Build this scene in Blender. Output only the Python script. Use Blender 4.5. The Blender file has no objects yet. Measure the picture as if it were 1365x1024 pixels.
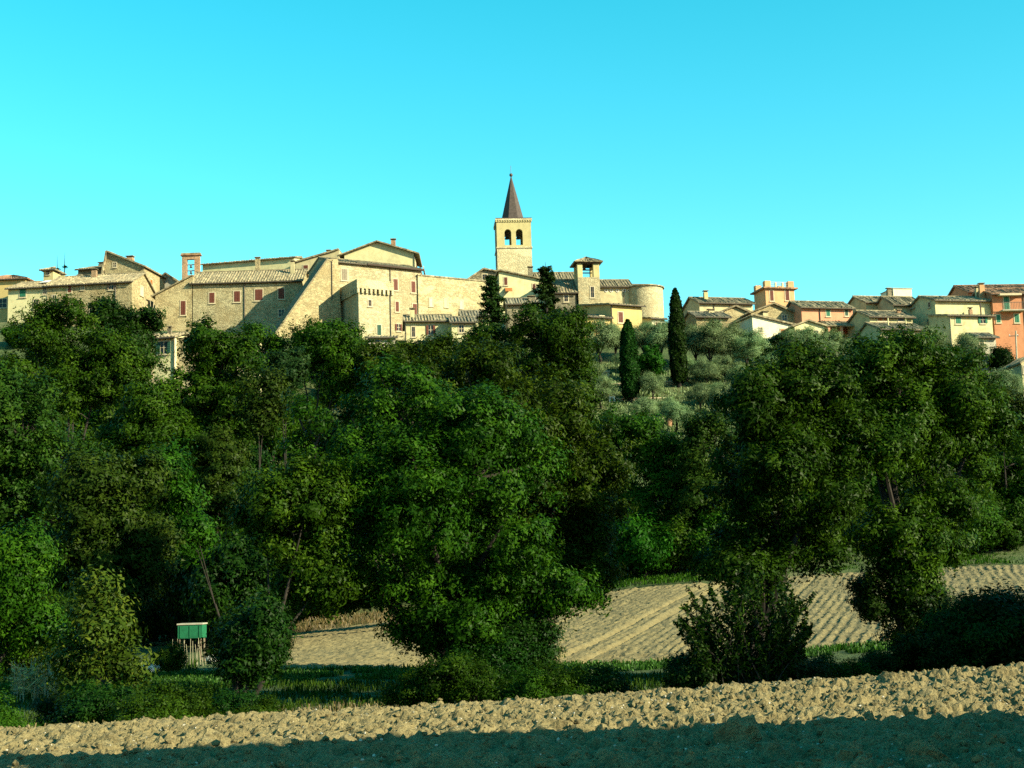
import bpy, math, random
import numpy as np
from mathutils import Vector, Matrix
from mathutils.geometry import tessellate_polygon

R = math.radians
S = bpy.context.scene
COL = S.collection
rnd = random.Random(7)

# ------------------------------------------------------------------ camera
F, CX, CY, HORIZON = 1875.0, 682.5, 512.0, 780.0      # focal length and rows in photograph pixels
PITCH, ROLL = math.atan((HORIZON - CY) / F), R(1.7)
CAM = Vector((0, 0, 1.7))
fw = Vector((0, math.cos(PITCH), math.sin(PITCH)))
r0, u0 = Vector((1, 0, 0)), Vector((0, -math.sin(PITCH), math.cos(PITCH)))
rt = r0 * math.cos(ROLL) - u0 * math.sin(ROLL)
up = r0 * math.sin(ROLL) + u0 * math.cos(ROLL)
cd = bpy.data.cameras.new('camera')
cam = bpy.data.objects.new('camera', cd); COL.objects.link(cam)
cd.sensor_width = 36; cd.lens = 36 * F / 1365.0
cd.clip_start = 0.1; cd.clip_end = 8000
cam.matrix_world = Matrix(((rt.x, up.x, -fw.x, CAM.x), (rt.y, up.y, -fw.y, CAM.y), (rt.z, up.z, -fw.z, CAM.z), (0, 0, 0, 1)))
S.camera = cam

# ------------------------------------------------------------------ sky, sun, exposure
SUN_AZ, SUN_EL = R(62), R(25)          # azimuth: to the right of straight behind the camera
W = bpy.data.worlds.new('World'); S.world = W; W.use_nodes = True
nt = W.node_tree; nt.nodes.clear()
sk = nt.nodes.new('ShaderNodeTexSky'); sk.sky_type = 'NISHITA'; sk.sun_disc = False
sk.sun_elevation = SUN_EL; sk.sun_rotation = math.pi - SUN_AZ
sk.air_density = 1.0; sk.dust_density = 0.25; sk.ozone_density = 1.0; sk.altitude = 300
hsv = nt.nodes.new('ShaderNodeHueSaturation')         # the camera's vivid cyan rendering of a blue sky: hue turned, colours deepened, whites kept
hsv.inputs['Hue'].default_value = 0.5 - 0.056; hsv.inputs['Saturation'].default_value = 1.53; hsv.inputs['Value'].default_value = 1.0
bg = nt.nodes.new('ShaderNodeBackground'); bg.inputs[1].default_value = 0.079
wo = nt.nodes.new('ShaderNodeOutputWorld')
nt.links.new(sk.outputs[0], hsv.inputs['Color']); nt.links.new(hsv.outputs[0], bg.inputs[0]); nt.links.new(bg.outputs[0], wo.inputs[0])
SUNV = Vector((math.sin(SUN_AZ) * math.cos(SUN_EL), -math.cos(SUN_AZ) * math.cos(SUN_EL), math.sin(SUN_EL)))
sl = bpy.data.lights.new('sun', 'SUN'); sl.energy = 5.0; sl.angle = R(0.5); sl.color = (1.0, 0.885, 0.60)
so = bpy.data.objects.new('sun', sl); COL.objects.link(so)
so.rotation_euler = SUNV.to_track_quat('Z', 'Y').to_euler(); so.location = (40, -40, 60)
S.view_settings.view_transform = 'Standard'; S.view_settings.look = 'None'
S.view_settings.exposure = 1.78; S.view_settings.gamma = 1; S.view_settings.use_curve_mapping = False
S.cycles.max_bounces = 5; S.cycles.diffuse_bounces = 2; S.cycles.transmission_bounces = 3; S.cycles.transparent_max_bounces = 4
S.cycles.use_denoising = False

# ------------------------------------------------------------------ pixel <-> place
def ray(u, v): return fw * F + rt * (u - CX) + up * (CY - v)
def at(u, v, Y):
    d = ray(u, v); return CAM + d * (Y / d.y)
def proj(p):
    q = Vector(p) - CAM; z = q.dot(fw)
    return CX + F * q.dot(rt) / z, CY - F * q.dot(up) / z

# ground height: stations at growing distance, each fitted along the bearing
UG = np.linspace(-700, 2065, 180)
def zrow(us, vs, Y):
    v = np.interp(UG, us, vs); return np.array([at(u, w, Y).z for u, w in zip(UG, v)])
Z13 = zrow([-700, 0, 683, 1365, 2065], [1062, 1047, 1028, 1000, 980], 13)
Z24 = zrow([-700, 0, 400, 683, 1000, 1365, 2065], [998, 976, 952, 936, 914, 889, 868], 24)
Z45 = zrow([-700, 0, 400, 850, 1300, 2065], [915, 912, 897, 888, 850, 838], 58)
Z85 = zrow([-700, 0, 370, 480, 850, 1050, 1300, 2065], [862, 860, 846, 832, 782, 768, 754, 742], 102)
Z185 = zrow([-700, 0, 200, 450, 560, 700, 860, 1000, 1100, 1240, 1365, 2065], [440, 430, 440, 450, 454, 448, 449, 449, 452, 466, 480, 520], 185)
YS = np.array([0, 13, 20, 24, 26.5, 31, 40, 58, 102, 109, 148, 185, 235, 330, 700, 3000], float)
Z140 = Z85 * 0.50 + Z185 * 0.50
ZT = np.stack([Z13 + 0.0, Z13, Z13 * .38 + Z24 * .62, Z24, Z24 - .32, Z24 - 1.45, Z45 * .6 + Z24 * .4 - 1.0, Z45, Z85, Z85 + .9, Z140, Z185, Z185 + 1.5, Z185 - 9, Z185 * 0 - 4, Z185 * 0 - 8])
def H(x, y):
    x = np.asarray(x, float); y = np.asarray(y, float)
    yy = np.clip(y, 0, 2999)
    u = np.clip(CX + F * x / np.maximum(yy, 13.0), UG[0], UG[-1])
    fu = (u - UG[0]) / (UG[1] - UG[0]); iu = np.clip(fu.astype(int), 0, len(UG) - 2); fu = fu - iu
    iy = np.clip(np.searchsorted(YS, yy, 'right') - 1, 0, len(YS) - 2); fy = (yy - YS[iy]) / (YS[iy + 1] - YS[iy])
    a = ZT[iy, iu] * (1 - fu) + ZT[iy, iu + 1] * fu; b = ZT[iy + 1, iu] * (1 - fu) + ZT[iy + 1, iu + 1] * fu
    return a * (1 - fy) + b * fy
def ground(u, Y):                        # the ground point on bearing u at distance Y
    v = 700
    for _ in range(6):
        p = at(u, v, Y); z = float(H(p.x, p.y)); v = proj((p.x, p.y, z))[1]
    return Vector((p.x, p.y, z))
def ground_px(u, v, y0=30, y1=260):      # where the ray through a pixel meets the ground
    d = ray(u, v)
    for Y in np.arange(y0, y1, 0.25):
        p = CAM + d * (Y / d.y)
        if float(H(p.x, p.y)) >= p.z: break
    return Vector((p.x, p.y, float(H(p.x, p.y))))

# ------------------------------------------------------------------ noise
def hsh(ix, iy, s=0):
    n = (ix.astype(np.int64) * 374761393 + iy.astype(np.int64) * 668265263 + s * 2147483647) & 0xffffffff
    n = ((n ^ (n >> 13)) * 1274126177) & 0xffffffff
    return ((n ^ (n >> 16)) & 0xffffff) / float(0xffffff)
def vnoise(x, y, s=0):
    ix, iy = np.floor(x), np.floor(y); fx, fy = x - ix, y - iy
    fx = fx * fx * (3 - 2 * fx); fy = fy * fy * (3 - 2 * fy)
    return ((hsh(ix, iy, s) * (1 - fx) + hsh(ix + 1, iy, s) * fx) * (1 - fy) + (hsh(ix, iy + 1, s) * (1 - fx) + hsh(ix + 1, iy + 1, s) * fx) * fy)
def fbm(x, y, s=0, o=4):
    t = 0; a = .5
    for k in range(o): t = t + a * vnoise(x * 2 ** k, y * 2 ** k, s + k); a *= .5
    return t
def lumps(x, y, s=0):                    # rounded clods in a jittered grid, 0..1
    ix, iy = np.floor(x), np.floor(y); out = np.zeros_like(x)
    for dx in (-1, 0, 1):
        for dy in (-1, 0, 1):
            cx, cy = ix + dx, iy + dy
            px, py = cx + hsh(cx, cy, s), cy + hsh(cx, cy, s + 1)
            r = .35 + .5 * hsh(cx, cy, s + 2) ** 2
            ax = .7 + .6 * hsh(cx, cy, s + 3)
            d2 = (((x - px) * ax) ** 2 + ((y - py) / ax) ** 2) / (r * r)
            out = np.maximum(out, np.sqrt(np.maximum(0, 1 - d2)) * r)
    return out

# ------------------------------------------------------------------ materials
def mat(name):
    m = bpy.data.materials.new(name); m.use_nodes = True
    n = m.node_tree; b = n.nodes['Principled BSDF']
    b.inputs['Roughness'].default_value = .9; b.inputs['Specular IOR Level'].default_value = .2
    return m, n, b
def nd(n, t, **k):
    x = n.nodes.new(t)
    for a, v in k.items(): setattr(x, a, v)
    return x
def ramp(n, fac, stops):
    r = nd(n, 'ShaderNodeValToRGB'); e = r.color_ramp.elements
    while len(e) < len(stops): e.new(.5)
    for q, (p, c) in zip(e, stops): q.position = p; q.color = (*c, 1)
    n.links.new(fac, r.inputs[0]); return r.outputs[0]
def mixc(n, fac, a, b, mode='MIX'):
    x = nd(n, 'ShaderNodeMix', data_type='RGBA', blend_type=mode)
    if isinstance(fac, float): x.inputs[0].default_value = fac
    else: n.links.new(fac, x.inputs[0])
    for s, i in ((a, 6), (b, 7)):
        if isinstance(s, tuple): x.inputs[i].default_value = (*s, 1)
        else: n.links.new(s, x.inputs[i])
    return x.outputs[2]
def noise(n, co, scale, detail=4, rough=.6):
    x = nd(n, 'ShaderNodeTexNoise'); x.inputs['Scale'].default_value = scale; x.inputs['Detail'].default_value = detail; x.inputs['Roughness'].default_value = rough
    if co is not None: n.links.new(co, x.inputs['Vector'])
    return x.outputs[0]
def objco(n, sc=(1, 1, 1)):
    t = nd(n, 'ShaderNodeTexCoord'); mp = nd(n, 'ShaderNodeMapping'); mp.inputs['Scale'].default_value = sc
    oi = nd(n, 'ShaderNodeObjectInfo'); sh = nd(n, 'ShaderNodeVectorMath', operation='MULTIPLY_ADD')      # every object gets its own stretch of the pattern
    cb = nd(n, 'ShaderNodeCombineXYZ')
    for i in range(3): n.links.new(oi.outputs['Random'], cb.inputs[i])
    n.links.new(cb.outputs[0], sh.inputs[0]); sh.inputs[1].default_value = (61, 47, 0); n.links.new(t.outputs['Object'], sh.inputs[2])
    n.links.new(sh.outputs[0], mp.inputs[0]); return mp.outputs[0]
def vary(n, col, lo=.86, hi=1.12):       # every wall a slightly different tone
    oi = nd(n, 'ShaderNodeObjectInfo'); mr = nd(n, 'ShaderNodeMapRange'); mr.inputs[3].default_value = lo; mr.inputs[4].default_value = hi
    h = nd(n, 'ShaderNodeHueSaturation'); n.links.new(oi.outputs['Random'], mr.inputs[0]); n.links.new(mr.outputs[0], h.inputs['Value']); n.links.new(col, h.inputs['Color']); return h.outputs[0]
def bump(n, b, h, strength=.5, dist=.05):
    x = nd(n, 'ShaderNodeBump'); x.inputs['Strength'].default_value = strength; x.inputs['Distance'].default_value = dist
    n.links.new(h, x.inputs['Height']); n.links.new(x.outputs[0], b.inputs['Normal'])
def c3(c, k): return tuple(min(1, x * k) for x in c)
K = .84                                  # all base colours sit a little lower, for the long exposure
def kc(c, k=None): return c3(c, k or K)

def stone(name, c, scale=2.6, contrast=.5, patch=(.30, .22, .10)):
    c = kc(c, .95); patch = kc(patch, .95); m, n, b = mat(name); co = objco(n, (1, 1, 1.7))
    wn = nd(n, 'ShaderNodeVectorMath', operation='ADD'); nn = nd(n, 'ShaderNodeTexNoise'); nn.inputs['Scale'].default_value = 2.5
    n.links.new(co, nn.inputs['Vector'])
    ms = nd(n, 'ShaderNodeVectorMath', operation='SCALE'); ms.inputs['Scale'].default_value = .25; n.links.new(nn.outputs[1], ms.inputs[0])
    n.links.new(co, wn.inputs[0]); n.links.new(ms.outputs[0], wn.inputs[1])
    v = nd(n, 'ShaderNodeTexVoronoi'); v.inputs['Scale'].default_value = scale; n.links.new(wn.outputs[0], v.inputs['Vector'])
    e = nd(n, 'ShaderNodeTexVoronoi', feature='DISTANCE_TO_EDGE'); e.inputs['Scale'].default_value = scale; n.links.new(wn.outputs[0], e.inputs['Vector'])
    sep = nd(n, 'ShaderNodeSeparateColor'); n.links.new(v.outputs['Color'], sep.inputs[0])
    cc = ramp(n, sep.outputs[0], [(0, c3(c, 1 - contrast)), (.3, c3(c, .85)), (.7, c3(c, 1.1)), (1, c3(c, 1 + contrast * .9))])
    big = noise(n, co, .35, 5)
    cc = mixc(n, ramp(n, big, [(.42, (0, 0, 0)), (.68, (.7, .7, .7))]), cc, patch)
    streak = noise(n, objco(n, (1.2, 1.2, .12)), 1.0, 4)
    cc = mixc(n, ramp(n, streak, [(.5, (0, 0, 0)), (.75, (.35, .35, .35))]), cc, c3(c, .5))
    joint = ramp(n, e.outputs['Distance'], [(0, (.74, .70, .64)), (.08, (1, 1, 1))])
    cc = mixc(n, 1.0, cc, joint, 'MULTIPLY')
    rend = noise(n, co, .22, 5, .55); cc = mixc(n, ramp(n, rend, [(.56, (0, 0, 0)), (.62, (.75, .75, .75))]), cc, c3(c, 1.12))
    n.links.new(vary(n, cc), b.inputs['Base Color'])
    bump(n, b, ramp(n, e.outputs['Distance'], [(0, (0, 0, 0)), (.15, (1, 1, 1))]), .6, .05)
    return m
def plaster(name, c, dirt=.35):
    c = kc(c, .97); m, n, b = mat(name); co = objco(n)
    f = noise(n, co, 1.1, 6, .65)
    cc = ramp(n, f, [(.3, c3(c, 1 - dirt)), (.55, c), (.8, c3(c, 1.12))])
    s = noise(n, objco(n, (1.6, 1.6, .1)), 1.2, 4)
    cc = mixc(n, ramp(n, s, [(.52, (0, 0, 0)), (.8, (dirt, dirt, dirt))]), cc, c3(c, .45))
    n.links.new(vary(n, cc, .92, 1.08), b.inputs['Base Color']); bump(n, b, noise(n, co, 14, 3), .25, .02)
    return m
def tiles(name, c):
    c = kc(c); m, n, b = mat(name); co = objco(n)
    v = nd(n, 'ShaderNodeTexVoronoi'); v.inputs['Scale'].default_value = 3.2; n.links.new(co, v.inputs['Vector'])
    sep = nd(n, 'ShaderNodeSeparateColor'); n.links.new(v.outputs['Color'], sep.inputs[0])
    cc = ramp(n, sep.outputs[0], [(0, c3(c, .45)), (.4, c3(c, .9)), (.75, c3(c, 1.15)), (1, c3(c, 1.7))])
    li = noise(n, co, .8, 5); cc = mixc(n, ramp(n, li, [(.45, (0, 0, 0)), (.7, (.6, .6, .6))]), cc, (.11, .105, .07))
    n.links.new(vary(n, cc, .78, 1.15), b.inputs['Base Color']); bump(n, b, noise(n, co, 9, 3), .4, .03)
    return m
def plain(name, c, rough=.7, var=.2, scale=6, metal=0):
    c = kc(c); m, n, b = mat(name); b.inputs['Roughness'].default_value = rough; b.inputs['Metallic'].default_value = metal
    f = noise(n, objco(n), scale, 4)
    n.links.new(ramp(n, f, [(.3, c3(c, 1 - var)), (.7, c3(c, 1 + var))]), b.inputs['Base Color'])
    return m
def leafmat(name, c, c2, trans=.22, gloss=.04):
    c = kc(c, .74); c2 = kc(c2, .76); m, n, b = mat(name)
    a = nd(n, 'ShaderNodeAttribute', attribute_name='tint')
    oi = nd(n, 'ShaderNodeObjectInfo')
    cc = ramp(n, a.outputs['Fac'], [(0, c3(c, .55)), (.45, c), (.8, c2), (1, c3(c2, 1.5))])
    hs = nd(n, 'ShaderNodeHueSaturation'); n.links.new(cc, hs.inputs['Color'])
    mr = nd(n, 'ShaderNodeMapRange'); mr.inputs[3].default_value = .75; mr.inputs[4].default_value = 1.25; n.links.new(oi.outputs['Random'], mr.inputs[0]); n.links.new(mr.outputs[0], hs.inputs['Value'])
    mh = nd(n, 'ShaderNodeMapRange'); mh.inputs[3].default_value = .48; mh.inputs[4].default_value = .515; n.links.new(oi.outputs['Random'], mh.inputs[0]); n.links.new(mh.outputs[0], hs.inputs['Hue'])
    n.links.new(hs.outputs[0], b.inputs['Base Color']); b.inputs['Roughness'].default_value = .45; b.inputs['Specular IOR Level'].default_value = gloss
    tr = nd(n, 'ShaderNodeBsdfTranslucent'); n.links.new(mixc(n, 1.0, hs.outputs[0], (1.2, 1.3, .5), 'MULTIPLY'), tr.inputs[0])
    mx = nd(n, 'ShaderNodeMixShader'); mx.inputs[0].default_value = trans
    n.links.new(b.outputs[0], mx.inputs[1]); n.links.new(tr.outputs[0], mx.inputs[2])
    n.links.new(mx.outputs[0], n.nodes['Material Output'].inputs[0])
    return m

M = dict(
    stone=stone('pale rubble stone', (.285, .255, .148), 3.0, .34, (.23, .185, .09)), stone_grey=stone('grey rubble stone', (.31, .28, .17), 3.2, .3, (.25, .20, .105)),
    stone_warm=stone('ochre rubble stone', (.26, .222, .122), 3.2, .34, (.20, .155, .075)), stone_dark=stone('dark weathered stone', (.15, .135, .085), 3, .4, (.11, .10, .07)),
    ashlar=stone('dressed limestone', (.36, .33, .205), 2.8, .2, (.31, .26, .145)),
    cream=plaster('cream plaster', (.38, .345, .185)), pale=plaster('pale lime plaster', (.43, .40, .22), .25), white=plaster('white plaster', (.50, .47, .33), .2),
    ochre=plaster('ochre plaster', (.37, .285, .115), .2), beige=plaster('beige plaster', (.34, .30, .17)), brickish=plaster('yellow brick', (.34, .30, .145), .2),
    pink=plaster('pink plaster', (.42, .20, .115), .2), salmon=plaster('salmon plaster', (.40, .225, .11), .2), orange=plaster('orange plaster', (.34, .15, .075), .2),
    greyp=plaster('grey render', (.28, .265, .20)), red=plaster('dark red plaster', (.30, .07, .035), .2), brick=stone('old red brick', (.25, .155, .09), 4.5, .4, (.27, .215, .13)),
    tile=tiles('weathered roof tiles', (.19, .16, .095)), tile_red=tiles('reddish roof tiles', (.22, .12, .066)), tile_grey=tiles('grey lichened roof tiles', (.155, .14, .095)),
    lead=plain('oxidised sheet metal', (.052, .041, .035), .7, .3, 3), lead_dark=plain('dark eaves timber', (.05, .035, .025)),
    brown=plain('brown shutter paint', (.10, .03, .018)), green=plain('green shutter paint', (.02, .13, .075)), dgreen=plain('dark green shutter paint', (.015, .06, .04)),
    greyshut=plain('weathered grey shutter', (.17, .145, .10)), tan=plain('orange brown shutter paint', (.28, .105, .028)), glass=plain('dark window glass', (.012, .014, .016), .12, .1),
    frame=plain('pale window surround', (.38, .33, .215)), whitep=plain('white paint', (.6, .59, .54), .5, .06), metal=plain('dark pipe metal', (.06, .05, .04), .5), bronze=plain('bell bronze', (.045, .05, .04), .4, .3),
    wood=plain('old grey timber', (.14, .105, .07), .85, .35, 8), bark=plain('bark', (.02, .017, .013), .95, .45, 5), palebark=plain('pale dry bark', (.30, .25, .16), .9, .3, 4),
    tarp=plain('green tarpaulin', (.007, .10, .042), .7), blue=plain('blue sheet', (.06, .13, .28), .5), sack=plain('white sack cloth', (.6, .58, .52), .8), pole=plain('cane', (.24, .22, .14)),
    oak=leafmat('oak leaves', (0.0133, 0.0439, 0.0021), (0.0295, 0.0724, 0.0032)), oak2=leafmat('field oak leaves', (0.0180, 0.0494, 0.0024), (0.0380, 0.0795, 0.0037)),
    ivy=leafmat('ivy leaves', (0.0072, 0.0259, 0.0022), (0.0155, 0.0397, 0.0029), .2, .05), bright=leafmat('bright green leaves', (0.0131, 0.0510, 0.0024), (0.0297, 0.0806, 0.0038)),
    dim=leafmat('dull green leaves', (0.0161, 0.0395, 0.0037), (0.0314, 0.0581, 0.0053)), olive=leafmat('olive leaves', (.125, .200, .086), (.19, .265, .12), .2, .05),
    cypress=leafmat('cypress foliage', (0.0065, 0.0244, 0.0031), (0.0139, 0.0410, 0.0045), .1, .03), spruce=leafmat('conifer needles', (0.0121, 0.0303, 0.0062), (0.0232, 0.0488, 0.0082), .1, .03), blueg=leafmat('blue green leaves', (0.0148, 0.0457, 0.0108), (0.0297, 0.0645, 0.0143)),
    pine=leafmat('fresh green needles', (0.0139, 0.0635, 0.0041), (0.0232, 0.0879, 0.0055), .2), yellow=leafmat('yellowing leaves', (0.0316, 0.0555, 0.0052), (0.0598, 0.0777, 0.0073)), pebble=plain('pale pebbles', (.36, .34, .28), .9, .3, 20),
    dry=leafmat('dry stalks', (.20, .15, .06), (.32, .24, .10), .2, .2),
    grass=leafmat('green grass', (.025, .075, .010), (.04, .10, .014), .3, .1), straw=leafmat('dry grass', (.13, .105, .045), (.22, .17, .07), .25, .2),
)

# ------------------------------------------------------------------ mesh helpers
class MB:
    def __init__(s): s.v = []; s.f = []
    def add(s, vs, fs):
        o = len(s.v); s.v += [tuple(p) for p in vs]; s.f += [tuple(i + o for i in f) for f in fs]; return s
    def box(s, x0, x1, y0, y1, z0, z1):
        return s.add([(x0, y0, z0), (x1, y0, z0), (x1, y1, z0), (x0, y1, z0), (x0, y0, z1), (x1, y0, z1), (x1, y1, z1), (x0, y1, z1)],
                     [(3, 2, 1, 0), (4, 5, 6, 7), (0, 1, 5, 4), (1, 2, 6, 5), (2, 3, 7, 6), (3, 0, 4, 7)])
    def tube(s, pts, rad, n=6, cap=True):
        pts = [Vector(p) for p in pts]; vs = []; fs = []
        for i, p in enumerate(pts):
            d = (pts[min(i + 1, len(pts) - 1)] - pts[max(i - 1, 0)]).normalized()
            a = d.orthogonal().normalized() if i == 0 else (a - d * a.dot(d)).normalized()
            b = d.cross(a); r = rad[i] if hasattr(rad, '__len__') else rad
            vs += [p + (a * math.cos(2 * math.pi * k / n) + b * math.sin(2 * math.pi * k / n)) * r for k in range(n)]
        for i in range(len(pts) - 1):
            for k in range(n): fs.append((i * n + k, i * n + (k + 1) % n, (i + 1) * n + (k + 1) % n, (i + 1) * n + k))
        if cap: fs += [tuple(range(n))[::-1], tuple(range((len(pts) - 1) * n, len(pts) * n))]
        return s.add(vs, fs)
    def prism(s, poly, fn0, fn1):        # outline through two maps: near and far copy
        n = len(poly); vs = [fn0(*p) for p in poly] + [fn1(*p) for p in poly]
        tri = tessellate_polygon([[Vector((p[0], p[1], 0)) for p in poly]])
        fs = [tuple(t) for t in tri] + [tuple(i + n for i in t)[::-1] for t in tri] + [(i, (i + 1) % n, (i + 1) % n + n, i + n) for i in range(n)]
        return s.add(vs, fs)
    def lathe(s, prof, n=16, c=(0, 0, 0), a0=0, a1=2 * math.pi):
        full = abs(a1 - a0 - 2 * math.pi) < 1e-6; k = n if full else n + 1
        vs = [(c[0] + r * math.cos(a0 + (a1 - a0) * i / n), c[1] + r * math.sin(a0 + (a1 - a0) * i / n), c[2] + z) for r, z in prof for i in range(k)]
        fs = []
        for j in range(len(prof) - 1):
            for i in range(n): fs.append((j * k + i, j * k + (i + 1) % k, (j + 1) * k + (i + 1) % k, (j + 1) * k + i))
        return s.add(vs, fs)
    def build(s, name, m, parent=None, smooth=False):
        me = bpy.data.meshes.new(name); me.from_pydata(s.v, [], s.f); me.update()
        import bmesh
        bm = bmesh.new(); bm.from_mesh(me); bmesh.ops.recalc_face_normals(bm, faces=bm.faces); bm.to_mesh(me); bm.free()
        me.materials.append(M[m] if isinstance(m, str) else m)
        if smooth: me.polygons.foreach_set('use_smooth', [True] * len(me.polygons))
        return link(name, me, parent)
def link(name, data, parent=None):
    o = bpy.data.objects.new(name, data); COL.objects.link(o)
    if parent is not None: o.parent = parent
    return o
def np_mesh(name, V, Fq, m, tintv=None, smooth=False):
    me = bpy.data.meshes.new(name); k = Fq.shape[1]
    me.vertices.add(len(V)); me.vertices.foreach_set('co', np.ascontiguousarray(V, np.float32).ravel())
    me.loops.add(Fq.size); me.loops.foreach_set('vertex_index', Fq.astype(np.int32).ravel())
    me.polygons.add(len(Fq)); me.polygons.foreach_set('loop_start', np.arange(0, Fq.size, k, dtype=np.int32))
    me.polygons.foreach_set('use_smooth', np.full(len(Fq), smooth))
    me.update(calc_edges=True)
    if tintv is not None:
        a = me.attributes.new('tint', 'FLOAT', 'POINT'); a.data.foreach_set('value', tintv.astype(np.float32))
    me.materials.append(M[m] if isinstance(m, str) else m)
    return me
def tag(o, label=None, cat=None, group=None, kind=None):
    if label: o['label'] = label
    if cat: o['category'] = cat
    if group: o['group'] = group
    if kind: o['kind'] = kind
    return o
def thing(name, label, cat, loc, rz=0, group=None):
    o = link(name, None); o.location = loc; o.rotation_euler = (0, 0, rz); o.empty_display_size = .5
    return tag(o, label, cat, group)
def grid_faces(nx, ny):
    i = np.arange(nx - 1)[None, :] + np.arange(ny - 1)[:, None] * nx
    return np.stack([i, i + 1, i + nx + 1, i + nx], -1).reshape(-1, 4)
# ------------------------------------------------------------------ ground
def soil(name, c, dark, pale, scale):
    c, dark, pale = c3(c, .86), c3(dark, .86), c3(pale, .86); m, n, b = mat(name); co = objco(n)
    f = noise(n, co, scale, 6, .7); g = noise(n, co, scale * 7, 3, .7)
    cc = ramp(n, f, [(.30, dark), (.5, c), (.72, pale)])
    cc = mixc(n, ramp(n, g, [(.62, (0, 0, 0)), (.72, (.8, .8, .8))]), cc, c3(pale, 1.35))
    cc = mixc(n, ramp(n, noise(n, co, scale * 2.3, 4), [(.60, (0, 0, 0)), (.70, (.5, .5, .5))]), cc, c3(dark, .6))
    cc = mixc(n, ramp(n, noise(n, co, scale * 22, 2, .5), [(.35, (.75, .75, .75)), (.55, (0, 0, 0))]), cc, c3(dark, .55))
    n.links.new(cc, b.inputs['Base Color']); bump(n, b, noise(n, co, scale * 13, 4, .75), .9, .03); b.inputs['Roughness'].default_value = 1
    return m
M['soil'] = soil('dry ploughed clay', (.172, .142, .066), (.11, .088, .040), (.215, .182, .092), 2.2)
M['soil_far'] = soil('dry furrowed clay', (.155, .130, .060), (.105, .088, .040), (.19, .162, .080), 1.2)
m, n, b = mat('rough hillside grass and earth'); co = objco(n)
cc = ramp(n, noise(n, co, .12, 6, .65), [(.3, (.030, .050, .014)), (.5, (.050, .075, .022)), (.66, (.10, .10, .042)), (.8, (.18, .15, .08))])
cc = mixc(n, ramp(n, noise(n, co, 1.8, 5, .7), [(.4, (0, 0, 0)), (.75, (.6, .6, .6))]), cc, (.028, .042, .012))
n.links.new(cc, b.inputs['Base Color']); bump(n, b, noise(n, co, 3, 5, .7), .8, .3); M['hill'] = m

xs = np.concatenate([[-3000, -1200, -500, -260], np.arange(-170, 171, 2.0), [260, 500, 1200, 3000]])
ys = np.concatenate([[-400, -100, -30], np.arange(-12, 60, 1.5), np.arange(60, 250, 3.0), [280, 330, 400, 550, 900, 1600, 3000]])
X, Y = np.meshgrid(xs, ys)
Z = H(X, Y)
Z = Z + np.where((Y > 95) & (Y < 190), (fbm(X * .15, Y * .15, 3) - .45) * .8, 0)
def smooth01(t): t = np.clip(t, 0, 1); return t * t * (3 - 2 * t)
Z = Z - .45 * smooth01((12.3 - np.abs(X)) / .6) * smooth01((Y - 10.6) / .6) * smooth01((28.2 - Y) / .6)
def fieldmask(X, Y):
    u = CX + F * X / np.maximum(Y, 1)
    return smooth01((u - 335 - 25 * vnoise(Y * .3, X * 0, 3)) / 30) * smooth01((X + 44) / 3) * smooth01((58 - X) / 3) * smooth01((Y - 58) / 2) * smooth01((103.5 - Y) / 2.5)
Z = Z - .35 * fieldmask(X, Y)
tag(link('ground', np_mesh('ground', np.stack([X, Y, Z], -1).reshape(-1, 3), grid_faces(len(xs), len(ys)), 'hill', smooth=True)), kind='structure')

# near ploughed field: real clods
xs = np.arange(-12.6, 12.61, .045); ys = np.concatenate([np.arange(10.2, 21, .045), np.arange(21, 29.5, .06)])
X, Y = np.meshgrid(xs, ys)
def clod_relief(X, Y):
    wx, wy = X + .25 * fbm(X * 2, Y * 2, 50, 2), Y + .25 * fbm(X * 2, Y * 2, 51, 2)
    z = .10 * (fbm(X * .9, Y * .9, 5, 3) - .45)
    z = z + .055 * lumps(wx / .42, wy / .42, 11) * (.3 + .9 * vnoise(X * .8, Y * .8, 21))
    z = z + .058 * lumps(wx / .19, wy / .19, 12) * (.3 + 1.2 * vnoise(X * 2.1, Y * 2.1, 22)) + .055 * lumps(X / .105, Y / .105, 13)
    z = z + .085 * (fbm(X * 8, Y * 8, 8, 3) - .45)
    cr = 1 - np.abs(2 * fbm(X * 4.3, Y * 4.3, 24, 3) / .875 - 1); z = z - .055 * np.maximum(0, cr - .72) / .28
    cr = 1 - np.abs(2 * fbm(X * 2.1 + 9, Y * 2.6, 26, 3) / .875 - 1); z = z - .07 * np.maximum(0, cr - .8) / .2
    z = z - .06 * np.maximum(0, vnoise(X * 3.1, Y * 3.1, 23) - .62) * 2.6
    q = Y - .02 * X                                                   # plough ridges running across the slope
    z = z + .05 * np.sin(q * 2 * math.pi / 1.9 + 2 * fbm(X * .3, Y * .3, 9, 2))
    z = z - .20 * np.exp(-((Y - 20.5 - .10 * X) / .5) ** 2) * smooth01((X - 1) / 3)
    return z
Z = H(X, Y) + clod_relief(X, Y)
tag(link('ploughed_field', np_mesh('ploughed_field', np.stack([X, Y, Z], -1).reshape(-1, 3), grid_faces(len(xs), len(ys)), 'soil')), kind='structure')

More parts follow.
